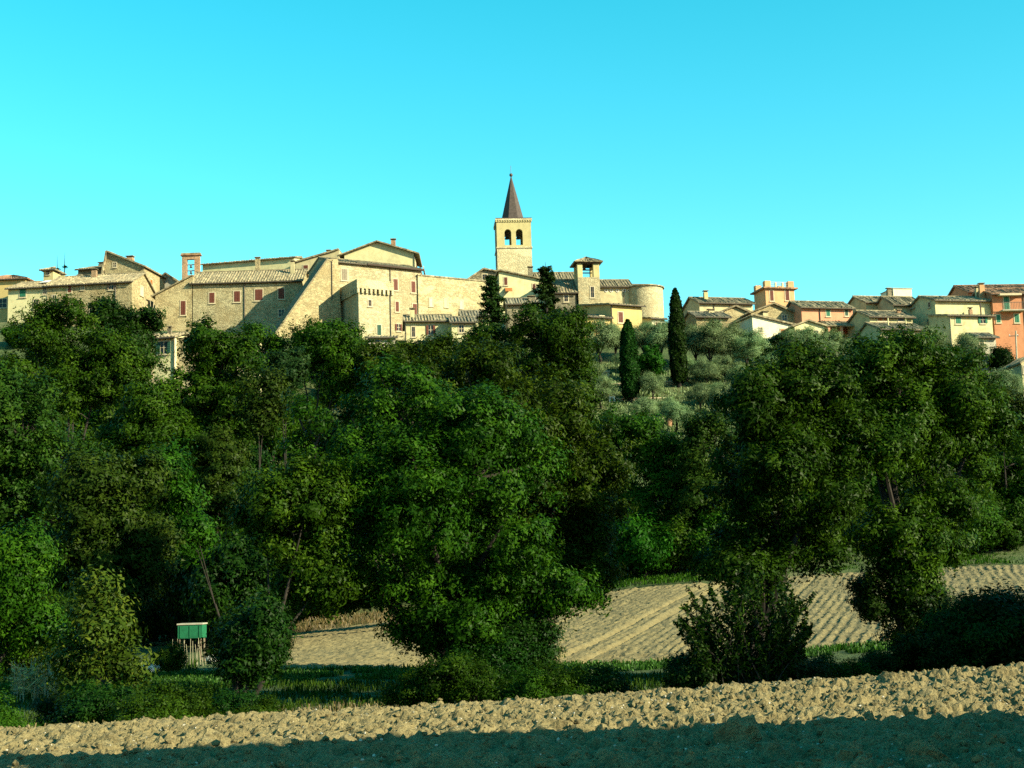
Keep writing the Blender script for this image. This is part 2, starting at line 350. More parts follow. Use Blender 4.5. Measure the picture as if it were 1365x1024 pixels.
# loose clods, thousands of them
import bmesh
def clod_variant(seed, n=1):
    bm = bmesh.new(); bmesh.ops.create_icosphere(bm, subdivisions=n, radius=1)
    V = np.array([v.co[:] for v in bm.verts]); Fc = np.array([[v.index for v in f.verts] for f in bm.faces]); bm.free()
    g = np.random.default_rng(seed)
    k = g.normal(size=(5, 3)); k /= np.linalg.norm(k, axis=1)[:, None]
    for q in k: V = V - q * np.maximum(0, V @ q - g.uniform(.45, .8))[:, None] * .9      # knock flat faces off
    V *= g.uniform(.85, 1.15, (len(V), 1)); V *= np.array([1, g.uniform(.6, 1), g.uniform(.5, .9)])
    return V, Fc
g = np.random.default_rng(5); CV = [clod_variant(i, 1) for i in range(10)]
def scatter_clods(count, y0, y1, smin, smax, seed):
    g = np.random.default_rng(seed); n = len(CV[0][0]); kind = g.integers(0, 10, count)
    y = y0 + (y1 - y0) * g.random(count); x = g.uniform(-.44, .44, count) * y; s = smin + (smax - smin) * g.random(count) ** 3
    z = H(x, y) + clod_relief(x, y) + s * .15; a = g.uniform(0, 6.28, count); ca, sa = np.cos(a)[:, None], np.sin(a)[:, None]
    B = np.array([c[0] for c in CV])[kind]
    V = np.stack([(B[:, :, 0] * ca - B[:, :, 1] * sa) * s[:, None] + x[:, None], (B[:, :, 0] * sa + B[:, :, 1] * ca) * s[:, None] + y[:, None], B[:, :, 2] * s[:, None] + z[:, None]], -1)
    return V.reshape(-1, 3), (CV[0][1][None] + (np.arange(count) * n)[:, None, None]).reshape(-1, 3)
V, Fc = scatter_clods(12000, 11, 27, .012, .065, 3)
tag(link('soil_clods', np_mesh('soil_clods', V, Fc, 'soil')), kind='stuff')
# the added shade-casting shed stands from x = mid-14.5; its near end must stay right of the frame
V, Fc = scatter_clods(3000, 10.5, 26, .006, .028, 4)
tag(link('pebbles', np_mesh('pebbles', V, Fc, 'pebble')), kind='stuff')
def big_clod(u, v, size, label, seed):
    p = ground_px(u, v, 9, 28); V, Fc = clod_variant(seed, 3)
    V = V * (1 + .25 * (fbm(V[:, 0] * 3 + seed, V[:, 1] * 3 + V[:, 2] * 2, seed, 4) - .45)[:, None] * 2) * size
    o = link('soil_clod', np_mesh('soil_clod', V, Fc, 'soil')); o.location = p + Vector((0, 0, size * .3)); o.rotation_euler.z = seed
    tag(o, label, 'clod', 'large clods in the near field')
big_clod(735, 992, .17, 'pointed dark clod breaking the edge of the shadow left of centre', 31)
big_clod(985, 995, .24, 'largest lumpy clod in the shade at the bottom of the field', 32)
big_clod(640, 1000, .13, 'low rounded clod at the shadow edge below the round bush', 33)
big_clod(1187, 910, .17, 'dark square clod in the sunlit soil under the right hand oak', 34)
big_clod(1240, 1022, .22, 'sunlit clod at the bottom edge toward the right corner', 35)
big_clod(1140, 1024, .2, 'sunlit clod at the bottom edge, second from the right', 36)

# far field with furrows
xs = np.arange(-22, 46, .125); ys = np.arange(57, 105, .26)
X, Y = np.meshgrid(xs, ys)
q = X - .30 * Y + 1.1 * fbm(X * .10, Y * .06, 30, 3) + .18 * fbm(X * .9, Y * .5, 31, 2)
amp_ = .10 + 1.5 * vnoise(X * .22, Y * .10, 41) * vnoise(X * .9 + 5, Y * .4, 46)
rel = .05 * np.sin(q * 2 * math.pi / .52) * amp_ + .13 * lumps(X / .42, Y / .5, 42) * vnoise(X * .6, Y * .6, 47) + .07 * lumps(X / .23, Y / .3, 45) + .04 * (fbm(X * 4, Y * 3, 44, 2) - .4)
q0 = X - .30 * Y
for k, d in ((-16.7, .26), (-15.3, .24), (-21.5, .10), (-8.9, .10), (-1.5, .10)): rel -= d * np.exp(-((q0 - k + .3 * fbm(X * .1, Y * .1, 60, 2)) / .19) ** 2)      # wheel tracks
mk = fieldmask(X, Y)
Zf = H(X, Y) + rel * mk - .35 * (1 - mk)
tag(link('furrowed_field', np_mesh('furrowed_field', np.stack([X, Y, Zf], -1).reshape(-1, 3), grid_faces(len(xs), len(ys)), 'soil_far')), kind='structure')

# ------------------------------------------------------------------ unseen shed added right of the frame to cast shade over the near soil
def shadow_line():
    a, c = ground_px(0, 1018, 9, 28), ground_px(1365, 966, 9, 28)
    return a, c
sa, sc_ = shadow_line()
dirv = (sc_ - sa).normalized(); ridge_h = 7.6
t_ = (ridge_h - (sa.z + sc_.z) / 2) / SUNV.z
mid = (sa + sc_) / 2 + SUNV * t_
mid += dirv * 8.0                       # it stands to the right, outside the frame; the sun carries its shadow left across the soil
barn = thing('unseen_shade_shed', 'unseen stone shed added right of the viewer to shade the near soil', 'shed', (mid.x, mid.y, 0), math.atan2(dirv.y, dirv.x))
MB().prism([(-2.8, -1.5), (2.8, -1.5), (2.8, 5.6), (0, ridge_h - .25), (-2.8, 5.6)], lambda a, z: (-14.2, a, z), lambda a, z: (14, a, z)).build('wall', 'stone', barn)
for s_ in (-1, 1):
    MB().prism([(0, ridge_h), (s_ * 3.2, 5.45), (s_ * 3.2, 5.2), (0, ridge_h - .25)], lambda a, z: (-14.5, a, z), lambda a, z: (14.4, a, z)).build('roof', 'tile', barn)
# ------------------------------------------------------------------ buildings
def slab(A, B, C, D, wave=.40, amp=.055, t=.10):
    """corrugated tile slope: A eave left, B eave right, C top right, D top left"""
    A, B, C, D = map(Vector, (A, B, C, D)); nrm = (B - A).cross(D - A).normalized()
    if nrm.z < 0: nrm = -nrm
    L = max((B - A).length, (C - D).length); nc = max(4, min(260, int(L / wave) * 4)); nr = max(2, int((D - A).length / .7))
    i = np.linspace(0, 1, nc + 1)[None, :, None]; j = np.linspace(0, 1, nr + 1)[:, None, None]
    a, b_, c, d = (np.array(p) for p in (A, B, C, D))
    P = (a * (1 - i) + b_ * i) * (1 - j) + (d * (1 - i) + c * i) * j
    ph = np.arange(nc + 1) % 4; h = np.where(ph == 0, 1.0, np.where(ph == 2, -1.0, .1)) * amp
    rg = np.random.default_rng(int(abs(a[0] * 97 + c[2] * 31)) + 1)
    h = h[None, :] + rg.normal(0, .018, (nr + 1, nc + 1)) + rg.normal(0, .02, (1, nc + 1))
    top = P + np.array(nrm) * (h[:, :, None] + amp); bot = P - np.array(nrm) * t
    V = np.concatenate([top.reshape(-1, 3), bot.reshape(-1, 3)]); nx, ny = nc + 1, nr + 1; n = nx * ny
    f1 = grid_faces(nx, ny); f2 = f1[:, ::-1] + n
    def strip(idx): return np.stack([idx[:-1], idx[1:], idx[1:] + n, idx[:-1] + n], -1)
    e = np.concatenate([strip(np.arange(nx)), strip(np.arange(nx) + (ny - 1) * nx), strip(np.arange(ny) * nx), strip(np.arange(ny) * nx + nx - 1)])
    return V, np.concatenate([f1, f2, e])
def roof_part(slabs, m, parent, name='roof'):
    Vs, Fs, o = [], [], 0
    for s in slabs: Vs.append(s[0]); Fs.append(s[1] + o); o += len(s[0])
    return link(name, np_mesh(name, np.concatenate(Vs), np.concatenate(Fs), m), parent)

class House:
    """A building whose front plane passes through the point seen at (uL, vE) at distance Y, turned by rot; local axes x along the front, y inwards, z up"""
    def __init__(s, name, label, cat, uL, vE, Y, uR, rot, depth, wall, zb=None, group=None):
        s.P = at(uL, vE, Y); s.r = R(rot)
        s.xh = Vector((math.cos(s.r), math.sin(s.r), 0)); s.yh = Vector((-math.sin(s.r), math.cos(s.r), 0))
        s.d = depth; s.m = wall
        s.w = (s.hit(uR, vE, 0) - s.P).dot(s.xh)
        zs = [float(H(*(s.P + s.xh * a + s.yh * b).xy)) for a in (0, s.w) for b in (0, depth)]
        s.zb = min(zs) - 1.2 if zb is None else zb
        s.he = s.P.z - s.zb
        s.O = Vector((s.P.x, s.P.y, s.zb))
        s.root = thing(name, label, cat, s.O, s.r, group)
    def hit(s, u, v, yl):                # world point on the plane at local depth yl
        d = ray(u, v); t = ((s.P + s.yh * yl) - CAM).dot(s.yh) / d.dot(s.yh); return CAM + d * t
    def hitx(s, u, v, xl):
        d = ray(u, v); t = ((s.P + s.xh * xl) - CAM).dot(s.xh) / d.dot(s.xh); return CAM + d * t
    def loc(s, p): q = p - s.O; return Vector((q.dot(s.xh), q.dot(s.yh), q.z))
    def px(s, u, v, yl=0): return s.loc(s.hit(u, v, yl))
    def face(s, f, u, v):                # (along, up) on a face
        if f == 'front': q = s.px(u, v); return q.x, q.z
        q = s.loc(s.hitx(u, v, 0 if f == 'left' else s.w)); return q.y, q.z
    def on(s, f):                        # map (along, out, up) to local
        if f == 'front': return lambda a, o, z: (a, -o, z)
        if f == 'left': return lambda a, o, z: (-o, a, z)
        return lambda a, o, z: (s.w + o, a, z)
    def fbox(s, mb, f, a0, a1, o0, o1, z0, z1):
        m_ = s.on(f); pts = [m_(a, o, z) for z in (z0, z1) for a, o in ((a0, o0), (a1, o0), (a1, o1), (a0, o1))]
        return mb.add(pts, [(3, 2, 1, 0), (4, 5, 6, 7), (0, 1, 5, 4), (1, 2, 6, 5), (2, 3, 7, 6), (3, 0, 4, 7)])
    # ---- walls and roofs
    def eave_house(s, rise, rf=.5, roof='tile', o=.45, og=.3, heb=None, gutter=True):
        """ridge along the front"""
        d, he = s.d, s.he; hr = he + rise; heb = (he if rf < .999 else hr) if heb is None else heb
        prof = [(0, 0), (d, 0), (d, heb - .06)] + ([(rf * d, hr - .06)] if rf < .999 else []) + [(0, he - .06)]
        MB().prism(prof, lambda a, z: (0, a, z), lambda a, z: (s.w, a, z)).build('wall', s.m, s.root)
        k = rise / (rf * d); sl = [slab((-og, -o, he - o * k), (s.w + og, -o, he - o * k), (s.w + og, rf * d, hr), (-og, rf * d, hr))]
        if rf < .999:
            k2 = (hr - heb) / ((1 - rf) * d); sl.append(slab((s.w + og, d + o, heb - o * k2), (-og, d + o, heb - o * k2), (-og, rf * d, hr), (s.w + og, rf * d, hr)))
        s.roof = roof_part(sl, roof, s.root)
        if rf < .999: MB().tube([(-og, rf * d, hr + .06), (s.w + og, rf * d, hr + .06)], .13, 6).build('ridge_tile', roof, s.roof)
        if gutter: MB().tube([(-og, -o - .05, he - o * k - .10), (s.w + og, -o - .05, he - o * k - .12)], .075, 6).build('gutter', 'metal', s.root)
        return s
    def gable_house(s, pf, rise, rr=0.0, roof='tile', o=.4, og=.4):
        """gable to the front: peak at pf of the width, right eave rr above the left eave"""
        w, d, he = s.w, s.d, s.he; hp = he + rise; hR = he + rr
        prof = [(0, 0), (w, 0), (w, hR - .06)] + ([(pf * w, hp - .06)] if 0 < pf < 1 else []) + [(0, he - .06 if pf > 0 else hp - .06)]
        if pf >= 1: prof[2] = (w, hp - .06)
        MB().prism(prof, lambda a, z: (a, 0, z), lambda a, z: (a, d, z)).build('wall', s.m, s.root)
        sl = []
        if pf > 0: k = rise / (pf * w); sl.append(slab((-o, d + og, he - o * k), (-o, -og, he - o * k), (pf * w, -og, hp), (pf * w, d + og, hp)))
        if pf < 1: k = (hp - hR) / ((1 - pf) * w); sl.append(slab((w + o, -og, hR - o * k), (w + o, d + og, hR - o * k), (pf * w, d + og, hp), (pf * w, -og, hp)))
        s.roof = roof_part(sl, roof, s.root); return s
    def hip_house(s, rise, inset, roof='tile', o=.45):
        w, d, he = s.w, s.d, s.he; k = rise / (d / 2); z = he - o * k; hr = he + rise; i = inset
        MB().box(0, w, 0, d, 0, he - .06).build('wall', s.m, s.root)
        a, b, c, e = (-o, -o, z), (w + o, -o, z), (w + o, d + o, z), (-o, d + o, z); p, q = (i, d / 2, hr), (w - i, d / 2, hr)
        s.roof = roof_part([slab(a, b, q, p), slab(b, c, q, q), slab(c, e, p, q), slab(e, a, p, p)], roof, s.root)
        MB().tube([(-o, -o - .05, z - .1), (w + o, -o - .05, z - .12)], .075, 6).build('gutter', 'metal', s.root); return s
    def outline(s, pts, thick=None, name='wall', m=None, y0=0):
        """front outline given in photograph pixels, extruded inwards"""
        q = [s.px(u, v, y0) for u, v in pts]; th = s.d if thick is None else thick
        return MB().prism([(p.x, p.z) for p in q], lambda a, z: (a, y0, z), lambda a, z: (a, y0 + th, z)).build(name, m or s.m, s.root)
    # ---- details
    def win(s, f, u0, v0, u1, v1, kind='shut', c='brown', sur='frame', label=None):
        (a0, z1), (a1, _) = s.face(f, u0, v0), s.face(f, u1, v0); z0 = s.face(f, (u0 + u1) / 2, v1)[1]
        if a1 < a0: a0, a1 = a1, a0
        return s.win_l(f, a0, a1, z0, z1, kind, c, sur)
    def win_l(s, f, a0, a1, z0, z1, kind='shut', c='brown', sur='frame'):
        fr = MB(); t = .13
        for q in ((a0 - t, a1 + t, z1, z1 + t), (a0 - t, a1 + t, z0 - t, z0), (a0 - t, a0, z0, z1), (a1, a1 + t, z0, z1)): s.fbox(fr, f, q[0], q[1], -.05, .05, q[2], q[3])
        s.fbox(fr, f, a0 - t - .06, a1 + t + .06, -.05, .14, z0 - t - .07, z0 - t - .004)
        w_ = fr.build('window', sur, s.root); am = (a0 + a1) / 2
        def leaf(b0, b1, o0=.02):
            mb = MB(); s.fbox(mb, f, b0, b1, o0, o0 + .04, z0 + .01, z1 - .01); nsl = max(4, int((z1 - z0) / .22))
            for i in range(nsl):
                za = z0 + .08 + (z1 - z0 - .16) * i / nsl; s.fbox(mb, f, b0 + .06, b1 - .06, o0 + .041, o0 + .065, za, za + (z1 - z0) / nsl * .55)
            mb.build('shutter', c, w_)
        if kind == 'shut': leaf(a0 + .005, am - .012); leaf(am + .012, a1 - .005)
        elif kind == 'blind':
            mb = MB(); s.fbox(mb, f, a0, a1, -.05, .02, z0, z1); mb.build('infill', 'pale', w_)
        else:
            mb = MB(); s.fbox(mb, f, a0, a1, -.05, .012, z0, z1); mb.build('pane', 'glass', w_)
            mb = MB(); s.fbox(mb, f, am - .03, am + .03, .014, .04, z0, z1); s.fbox(mb, f, a0, a1, .014, .036, (z0 + z1) / 2 - .03, (z0 + z1) / 2 + .03); mb.build('glazing_bar', 'frame' if kind != 'dark' else 'wood', w_)
            if kind == 'open': hw = (a1 - a0) / 2; leaf(a0 - hw, a0 - .01, .055); leaf(a1 + .01, a1 + hw, .055)
        return w_
    def chimney(s, u0, u1, v, yl=None, m='brick', drop=2.2, cap='tile'):
        yl = s.d * .4 if yl is None else yl; p, q = s.px(u0, v, yl), s.px(u1, v, yl); w2 = abs(q.x - p.x); z = p.z
        c = MB().box(p.x, q.x, yl, yl + w2 * .8, z - drop, z - .28).build('chimney', m, s.root)
        MB().box(p.x + .08, q.x - .08, yl + .08, yl + w2 * .8 - .08, z - .278, z - .103).build('chimney_throat', 'lead_dark', c)
        MB().box(p.x - .1, q.x + .1, yl - .1, yl + w2 * .8 + .1, z - .1, z).build('chimney_cap', cap, c); return c
    def downpipe(s, u, f='front', z0=None, top=None, m='metal'):
        a = s.face(f, u, 400)[0]; m_ = s.on(f); zt = s.he - .3 if top is None else top
        MB().tube([m_(a, .09, 0 if z0 is None else z0), m_(a, .09, zt), m_(a, .35, zt + .2)], .06, 6).build('downpipe', m, s.root)
    def ashlar_quoins(s, f='front', z0=None):
        pass

def arch_wall(w, z0, z1, openings, n=10):
    """outline with arched holes -> (outer, holes) in (x,z); openings: (xc, half width, sill z, spring z)"""
    holes = []
    for xc, hw, zs, zp in openings:
        h = [(xc - hw, zs), (xc + hw, zs)] + [(xc + hw * math.cos(math.pi * k / n), zp + hw * math.sin(math.pi * k / n)) for k in range(n + 1)]
        holes.append(h)
    return [(0, z0), (w, z0), (w, z1), (0, z1)], holes
def holed(mb, outer, holes, f0, f1):
    loops = [outer] + holes; flat = [p for l in loops for p in l]; n = len(flat)
    tri = tessellate_polygon([[Vector((p[0], p[1], 0)) for p in l] for l in loops])
    vs = [f0(*p) for p in flat] + [f1(*p) for p in flat]; fs = [tuple(t) for t in tri] + [tuple(i + n for i in t)[::-1] for t in tri]
    o = 0
    for l in loops:
        k = len(l); fs += [(o + i, o + (i + 1) % k, o + (i + 1) % k + n, o + i + n) for i in range(k)]; o += k
    return mb.add(vs, fs)
def bell(parent, x, y, z, r):
    b_ = MB().lathe([(r * .05, 0), (r * .45, -.02 * r), (r * .55, -.5 * r), (r * .62, -1.1 * r), (r, -1.7 * r), (r * .9, -1.7 * r), (.02, -1.2 * r)], 12, (x, y, z)).build('bell', 'bronze', parent)
    MB().box(x - r * 1.3, x + r * 1.3, y - r * .25, y + r * .25, z - .02, z + r * .5).build('bell_yoke', 'wood', b_)
# ------------------------------------------------------------------ the town, from left to right
# far left ochre house
h = House('town_house', 'ochre house with reddish hip roof cut off by the left edge of the photo', 'house', -45, 374, 203, 34, -5, 9, 'ochre').hip_house(1.5, 4, 'tile_red')
h.win('front', -2, 399, 9, 410, 'pane', 'brown'); h.win('front', -30, 383, -22, 396, 'shut', 'brown')
# cream house, left half of the row
h = House('town_house', 'cream house with green shutters at the left end of the stone row', 'house', 11, 384, 196, 63, -6, 9, 'pale').eave_house(1.7, .5, 'tile')
h.win('front', 26.5, 384.5, 34.5, 396, 'shut', 'green'); h.win('front', 58, 384, 62, 392.5, 'pane'); h.chimney(80, 86, 365, 4, 'brickish')
h.win('front', 45, 400, 51, 409, 'pane')
p, q = h.px(53, 374, 1.8), h.px(78, 368, 3.6)
MB().add([(p.x, 1.8, h.he + .95), (q.x, 1.8, h.he + .95), (q.x, 3.8, h.he + 1.65), (p.x, 3.8, h.he + 1.65), (p.x, 1.8, h.he + 1.03), (q.x, 1.8, h.he + 1.03), (q.x, 3.8, h.he + 1.73), (p.x, 3.8, h.he + 1.73)],
         [(3, 2, 1, 0), (4, 5, 6, 7), (0, 1, 5, 4), (1, 2, 6, 5), (2, 3, 7, 6), (3, 0, 4, 7)]).build('roof_sheet', 'whitep', h.root)
# little roof room behind it
h = House('roof_room', 'small square roof room with tiled cap behind the cream house', 'roof room', 58, 359, 205, 71, -8, 3, 'brickish').hip_house(.6, 1.2, 'tile')
h.win('front', 62, 361, 66, 366, 'pane')
# stone house
h = House('town_house', 'long rubble stone house with brown shutters and green garage door below', 'house', 63, 380, 195.3, 176, -6, 8.5, 'stone_warm').eave_house(2.0, .5, 'tile')
h.win('front', 90.5, 379, 95.5, 390, 'shut', 'brown'); h.win('front', 145.5, 374.5, 151, 386, 'open', 'wood'); h.win('front', 108.5, 381, 112, 386, 'pane')
h.win('front', 142, 402, 154, 413, 'shut', 'green'); h.win('front', 119.5, 404, 125, 418, 'dark'); h.win('front', 70, 394, 75, 404, 'pane')
h.win('right', 187, 381, 191, 394, 'blind'); h.downpipe(154); h.downpipe(134, top=4.6); h.chimney(122, 128, 358, 3, 'brick'); h.chimney(103, 108, 366, 4.5, 'brickish')
# middle roof behind, stepped
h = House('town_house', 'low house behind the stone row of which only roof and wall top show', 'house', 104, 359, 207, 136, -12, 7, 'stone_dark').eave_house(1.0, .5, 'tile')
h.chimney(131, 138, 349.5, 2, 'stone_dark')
# tall stone house with half gable
h = House('town_house', 'tall stone house with steep roof falling to the right and brick chimney', 'house', 139.5, 353, 203, 192, -8, 9, 'stone_warm').gable_house(.06, 2.0, -.55, 'tile')
h.win('front', 151, 350.5, 155, 356, 'pane'); h.chimney(168, 176.5, 341, 3, 'brick', 2.8); h.win('right', 200, 372, 203, 388, 'shut', 'tan')
h.win('right', 196, 376, 198, 385, 'pane')
# small greenish house
h = House('town_house', 'small grey green house between the tall stone house and the convent', 'house', 209, 376, 210, 236, -5, 7, 'greyp').gable_house(.45, 1.3, 0, 'tile')
h.win('front', 214, 378, 218, 385, 'pane')
# brick bell gable
h = House('bell_gable', 'red brick bell gable with two stacked openings rising left of the convent', 'bell gable', 242.5, 341, 206, 266, 0, .6, 'brick')
a0, z0 = h.face('front', 249, 367); a1, z1 = h.face('front', 259, 345.5); w = h.w
out, ho = [(0, h.he - 7), (w, h.he - 7), (w, h.he), (0, h.he)], [[(a0, z0), (a1, z0), (a1, z1), (a0, z1)]]
holed(MB(), out, ho, lambda a, z: (a, 0, z), lambda a, z: (a, .6, z)).build('wall', 'brick', h.root)
MB().box(-.2, w + .2, -.2, .8, h.he, h.he + .16).build('cornice', 'tile_red', h.root); MB().box(-.1, w + .1, -.1, .7, h.he + .163, h.he + .4).build('coping', 'tile', h.root)
for vz in (352.5, 360.5):
    zz = h.face('front', 254, vz)[1]; MB().box(a0 - .05, a1 + .05, .2, .4, zz - .05, zz + .05).build('beam', 'wood', h.root)
    bell(h.root, (a0 + a1) / 2, .3, zz - .05, .24)
# convent
h = House('convent', 'long rubble stone convent with five brown shuttered windows and wide tiled roof', 'convent', 256, 376.5, 199.5, 402, 0, 8, 'stone').eave_house(2.3, .5, 'tile')
for r_ in ((279, 390.5, 286, 404), (312, 388.5, 320, 402.5), (340, 386, 350, 400.5), (371, 384.5, 379, 398.5)): h.win('front', *r_, 'shut', 'brown')
h.win('front', 371.5, 413, 379, 422, 'pane'); h.downpipe(326); h.chimney(340, 346, 342.5, 5.5, 'stone_warm', 2.4); h.chimney(387, 392, 347, 2.2, 'beige', 2.6)
h.win('front', 270, 425, 276, 434, 'pane')
h2 = House('convent_wing', 'lower stone wing with lean-to roof falling left from the convent', 'convent wing', 207, 393.5, 199.5, 257, 0, 7, 'stone_warm').gable_house(1.0, 2.75, 0, 'tile', .5, .5)
h2.win('front', 241, 401.5, 247.5, 420, 'shut', 'brown')
# rear range of the convent with sloping cream wall
h = House('convent_range', 'cream rear range rising behind the convent toward the buttress with small chimney', 'convent wing', 392, 350, 205, 452, -4, 7, 'beige').gable_house(1.0, 1.7, 0, 'tile', .3, .3)
h.win('front', 404.5, 354, 410.5, 360, 'shut', 'brown'); h.chimney(435, 440, 333, 1.5, 'brickish', 1.5)
h = House('convent_range', 'thin high wall top showing just above the ridge of the convent roof', 'convent wing', 270, 352.5, 209, 392, -12, 5, 'pale').eave_house(.5, .5, 'tile', gutter=False)
# scarp buttress wall
h = House('scarp_wall', 'huge triangular stone scarp wall sloping down left from the old town wall', 'town wall', 377, 433, 186.5, 453, 30, 2.6, 'stone_warm')
h.outline([(366, 448), (470, 470), (455.5, 440), (450.5, 345), (437, 345.5)]); h.downpipe(442.5, 'front', z0=h.face('front', 442, 400)[1], top=h.face('front', 442, 349)[1])
pa, pb = h.px(366, 448), h.px(437, 345.5)
MB().prism([(pa.x, pa.z), (pb.x, pb.z), (pb.x - .12, pb.z + .16), (pa.x - .2, pa.z + .1)], lambda a, z: (a, -.08, z), lambda a, z: (a, 2.68, z)).build('coping', 'stone_dark', h.root)  # dark stone colour puts the shade into the sloping edge
# palace on the wall
h = House('palace', 'tall ochre stone palace with shuttered windows over the bastion', 'palace', 440, 347.5, 191.5, 561, 30, 8, 'stone_grey').eave_house(1.3, .5, 'tile', .35, .1)
h.m = 'stone_grey'
h.win('front', 455, 358, 463, 373.5, 'shut', 'greyshut')
for r_, k in (((524, 372, 530, 387), 'shut'), ((548, 375, 553.5, 390), 'shut'), ((527, 402, 531.5, 415.5), 'shut'), ((550, 405, 555.5, 420), 'shut'), ((529, 432, 533.5, 441), 'open')): h.win('front', *r_, k, 'brown')
h.downpipe(520.5)
a = h.face('front', 488, 350)[0]
MB().tube([(a, -.42, h.he - .12), (h.w + .2, -.42, h.he - .2)], .16, 6).build('eaves_board', 'lead_dark', h.root)
# bastion
h = House('bastion', 'square stone bastion with parapet corbels projecting from the old wall', 'bastion', 477.5, 372.5, 186.5, 521, 28, 6.2, 'ashlar')
MB().box(0, h.w, 0, h.d, 0, h.he - 1.7).build('wall', 'ashlar', h.root)
MB().box(-.3, h.w + .3, -.3, h.d, h.he - 1.25, h.he).build('parapet', 'ashlar', h.root)
n_ = 9
for k in range(n_):
    x = -.25 + (h.w + .2) * k / (n_ - 1); MB().box(x, x + .3, -.32, .25, h.he - 1.9, h.he - 1.253).build('corbel', 'ashlar', h.root)
for k in range(1, n_ + 1):
    y = h.d * k / (n_ + 1); MB().box(-.32, .25, y - .15, y + .15, h.he - 1.9, h.he - 1.253).build('corbel', 'ashlar', h.root)
for u in (485, 494, 506.5, 512.5): h.win('front', u - 1.5, 378.5, u + 1.5, 386.5, 'dark')
h.win('front', 491, 400, 495, 408, 'dark'); h.win('front', 502.5, 433, 508, 447, 'shut', 'dgreen')
h.downpipe(520)
# pale gabled house above
h = House('town_house', 'large pale yellow gabled house standing highest behind the palace', 'house', 459, 338.5, 205, 552.5, 1, 8, 'pale').gable_house(.47, 1.75, -.1, 'tile', .75, .6)
for u in (555.5, 561, 566): h.win('right', u - 1.5, 350 + (u - 555) * .5, u + 1.5, 362 + (u - 555) * .4, 'shut', 'brown')
h.chimney(521, 527, 318, 3, 'brick', 1.6); h.downpipe(553.5)
# rampart
h = House('town_wall', 'long rough stone rampart with three walled up windows right of the palace', 'town wall', 557, 367.5, 198, 654, 30, 1.8, 'stone')
MB().box(0, h.w, 0, 1.8, 0, h.he).build('wall', 'stone', h.root); MB().box(-.05, h.w, -.12, 1.9, h.he + .003, h.he + .2).build('coping', 'tile', h.root)
for u, v in ((574.5, 403), (594.5, 404), (615, 406)): h.win('front', u - 1.8, v - 5, u + 1.8, v + 5, 'blind')
# dark gable behind
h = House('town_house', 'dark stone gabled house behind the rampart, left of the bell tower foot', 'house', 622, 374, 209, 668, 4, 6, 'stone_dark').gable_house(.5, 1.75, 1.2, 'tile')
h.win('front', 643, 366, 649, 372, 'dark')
# low house below the rampart
h = House('town_house', 'low cream house with brown tiled roof below the rampart', 'house', 541, 427, 180, 601, 6, 6, 'cream').eave_house(1.2, .5, 'tile')
h.win('front', 571, 434, 577, 446, 'open', 'brown'); h.win('front', 549, 436, 553, 449, 'dark'); h.chimney(546.5, 552.5, 410.5, 1.5, 'cream', 2.6); h.downpipe(539.5, z0=0)
h = House('town_house', 'low cream annexe with grey tiled roof right of the low cream house', 'house', 602, 428.5, 179, 634, 6, 5, 'pale').eave_house(1.0, .5, 'tile_grey'); h.downpipe(632)
h.win('front', 612, 434, 618, 443, 'pane')
h = House('town_house', 'small roofed outbuilding behind the annexe beneath the rampart', 'house', 616, 421, 186, 652, 6, 5, 'cream').eave_house(1.1, .5, 'tile_grey')
h = House('shed', 'grey lean-to shed at the foot of the bastion', 'shed', 490, 449.5, 178, 527, 6, 4, 'greyp').eave_house(.8, 1, 'tile_grey'); h.win('front', 500, 453, 506, 460, 'dark')
h = House('garden_hut', 'small cream hut half hidden in the trees below the low cream house', 'hut', 556, 461, 168, 572, 6, 3, 'cream').eave_house(.7, .5, 'tile'); h.win('front', 562, 464, 566, 470, 'dark')

# campanile
h = House('bell_tower', 'tall stone church bell tower with brown metal spire and two arched openings', 'bell tower', 661.5, 292, 211, 707.5, 4, 4.9, 'ashlar')
w, d, he = h.w, h.d, h.he; zs = h.face('front', 685, 331)[1]
MB().box(0, w, 0, d, 0, zs).build('shaft', 'ashlar', h.root)
MB().box(-.12, w + .12, -.12, d + .12, zs + .003, zs + .22).build('string_course', 'ashlar', h.root)
(aL0, zsill), (aL1, zt) = h.face('front', 673, 330), h.face('front', 681.3, 305.5); aR0, aR1 = h.face('front', 688.5, 330)[0], h.face('front', 697, 330)[0]
hw = (aL1 - aL0) / 2; op = [((aL0 + aL1) / 2, hw, zs + .5, zt - hw), ((aR0 + aR1) / 2, hw, zs + .5, zt - hw)]
zb0 = zs + .223; zb1 = he - .5; th = .55
outer, holes = arch_wall(w, zb0, zb1, op)
for nm, f0, f1 in (('f', lambda a, z: (a, 0, z), lambda a, z: (a, th, z)), ('b', lambda a, z: (a, d - th, z), lambda a, z: (a, d, z))): holed(MB(), outer, holes, f0, f1).build('belfry_wall', 'brickish', h.root)
ops = [((th + .1) + (d - 2 * th) * .28, hw * .8, zs + .5, zt - hw), ((d - th - .1) - (d - 2 * th) * .28, hw * .8, zs + .5, zt - hw)]
outer2 = [(th + .003, zb0), (d - th - .003, zb0), (d - th - .003, zb1), (th + .003, zb1)]
_, holes2 = arch_wall(d, zb0, zb1, ops)
for x in (0, w - th): holed(MB(), outer2, holes2, lambda a, z, x=x: (x, a, z), lambda a, z, x=x: (x + th, a, z)).build('belfry_wall', 'brickish', h.root)
MB().box(-.08, w + .08, -.08, d + .08, he - .497, he - .32).build('frieze', 'brickish', h.root)
for k in range(15):
    x = -.12 + (w + .06) * k / 14; MB().box(x, x + .17, -.15, -.083, he - .49, he - .26).build('dentil', 'brickish', h.root)
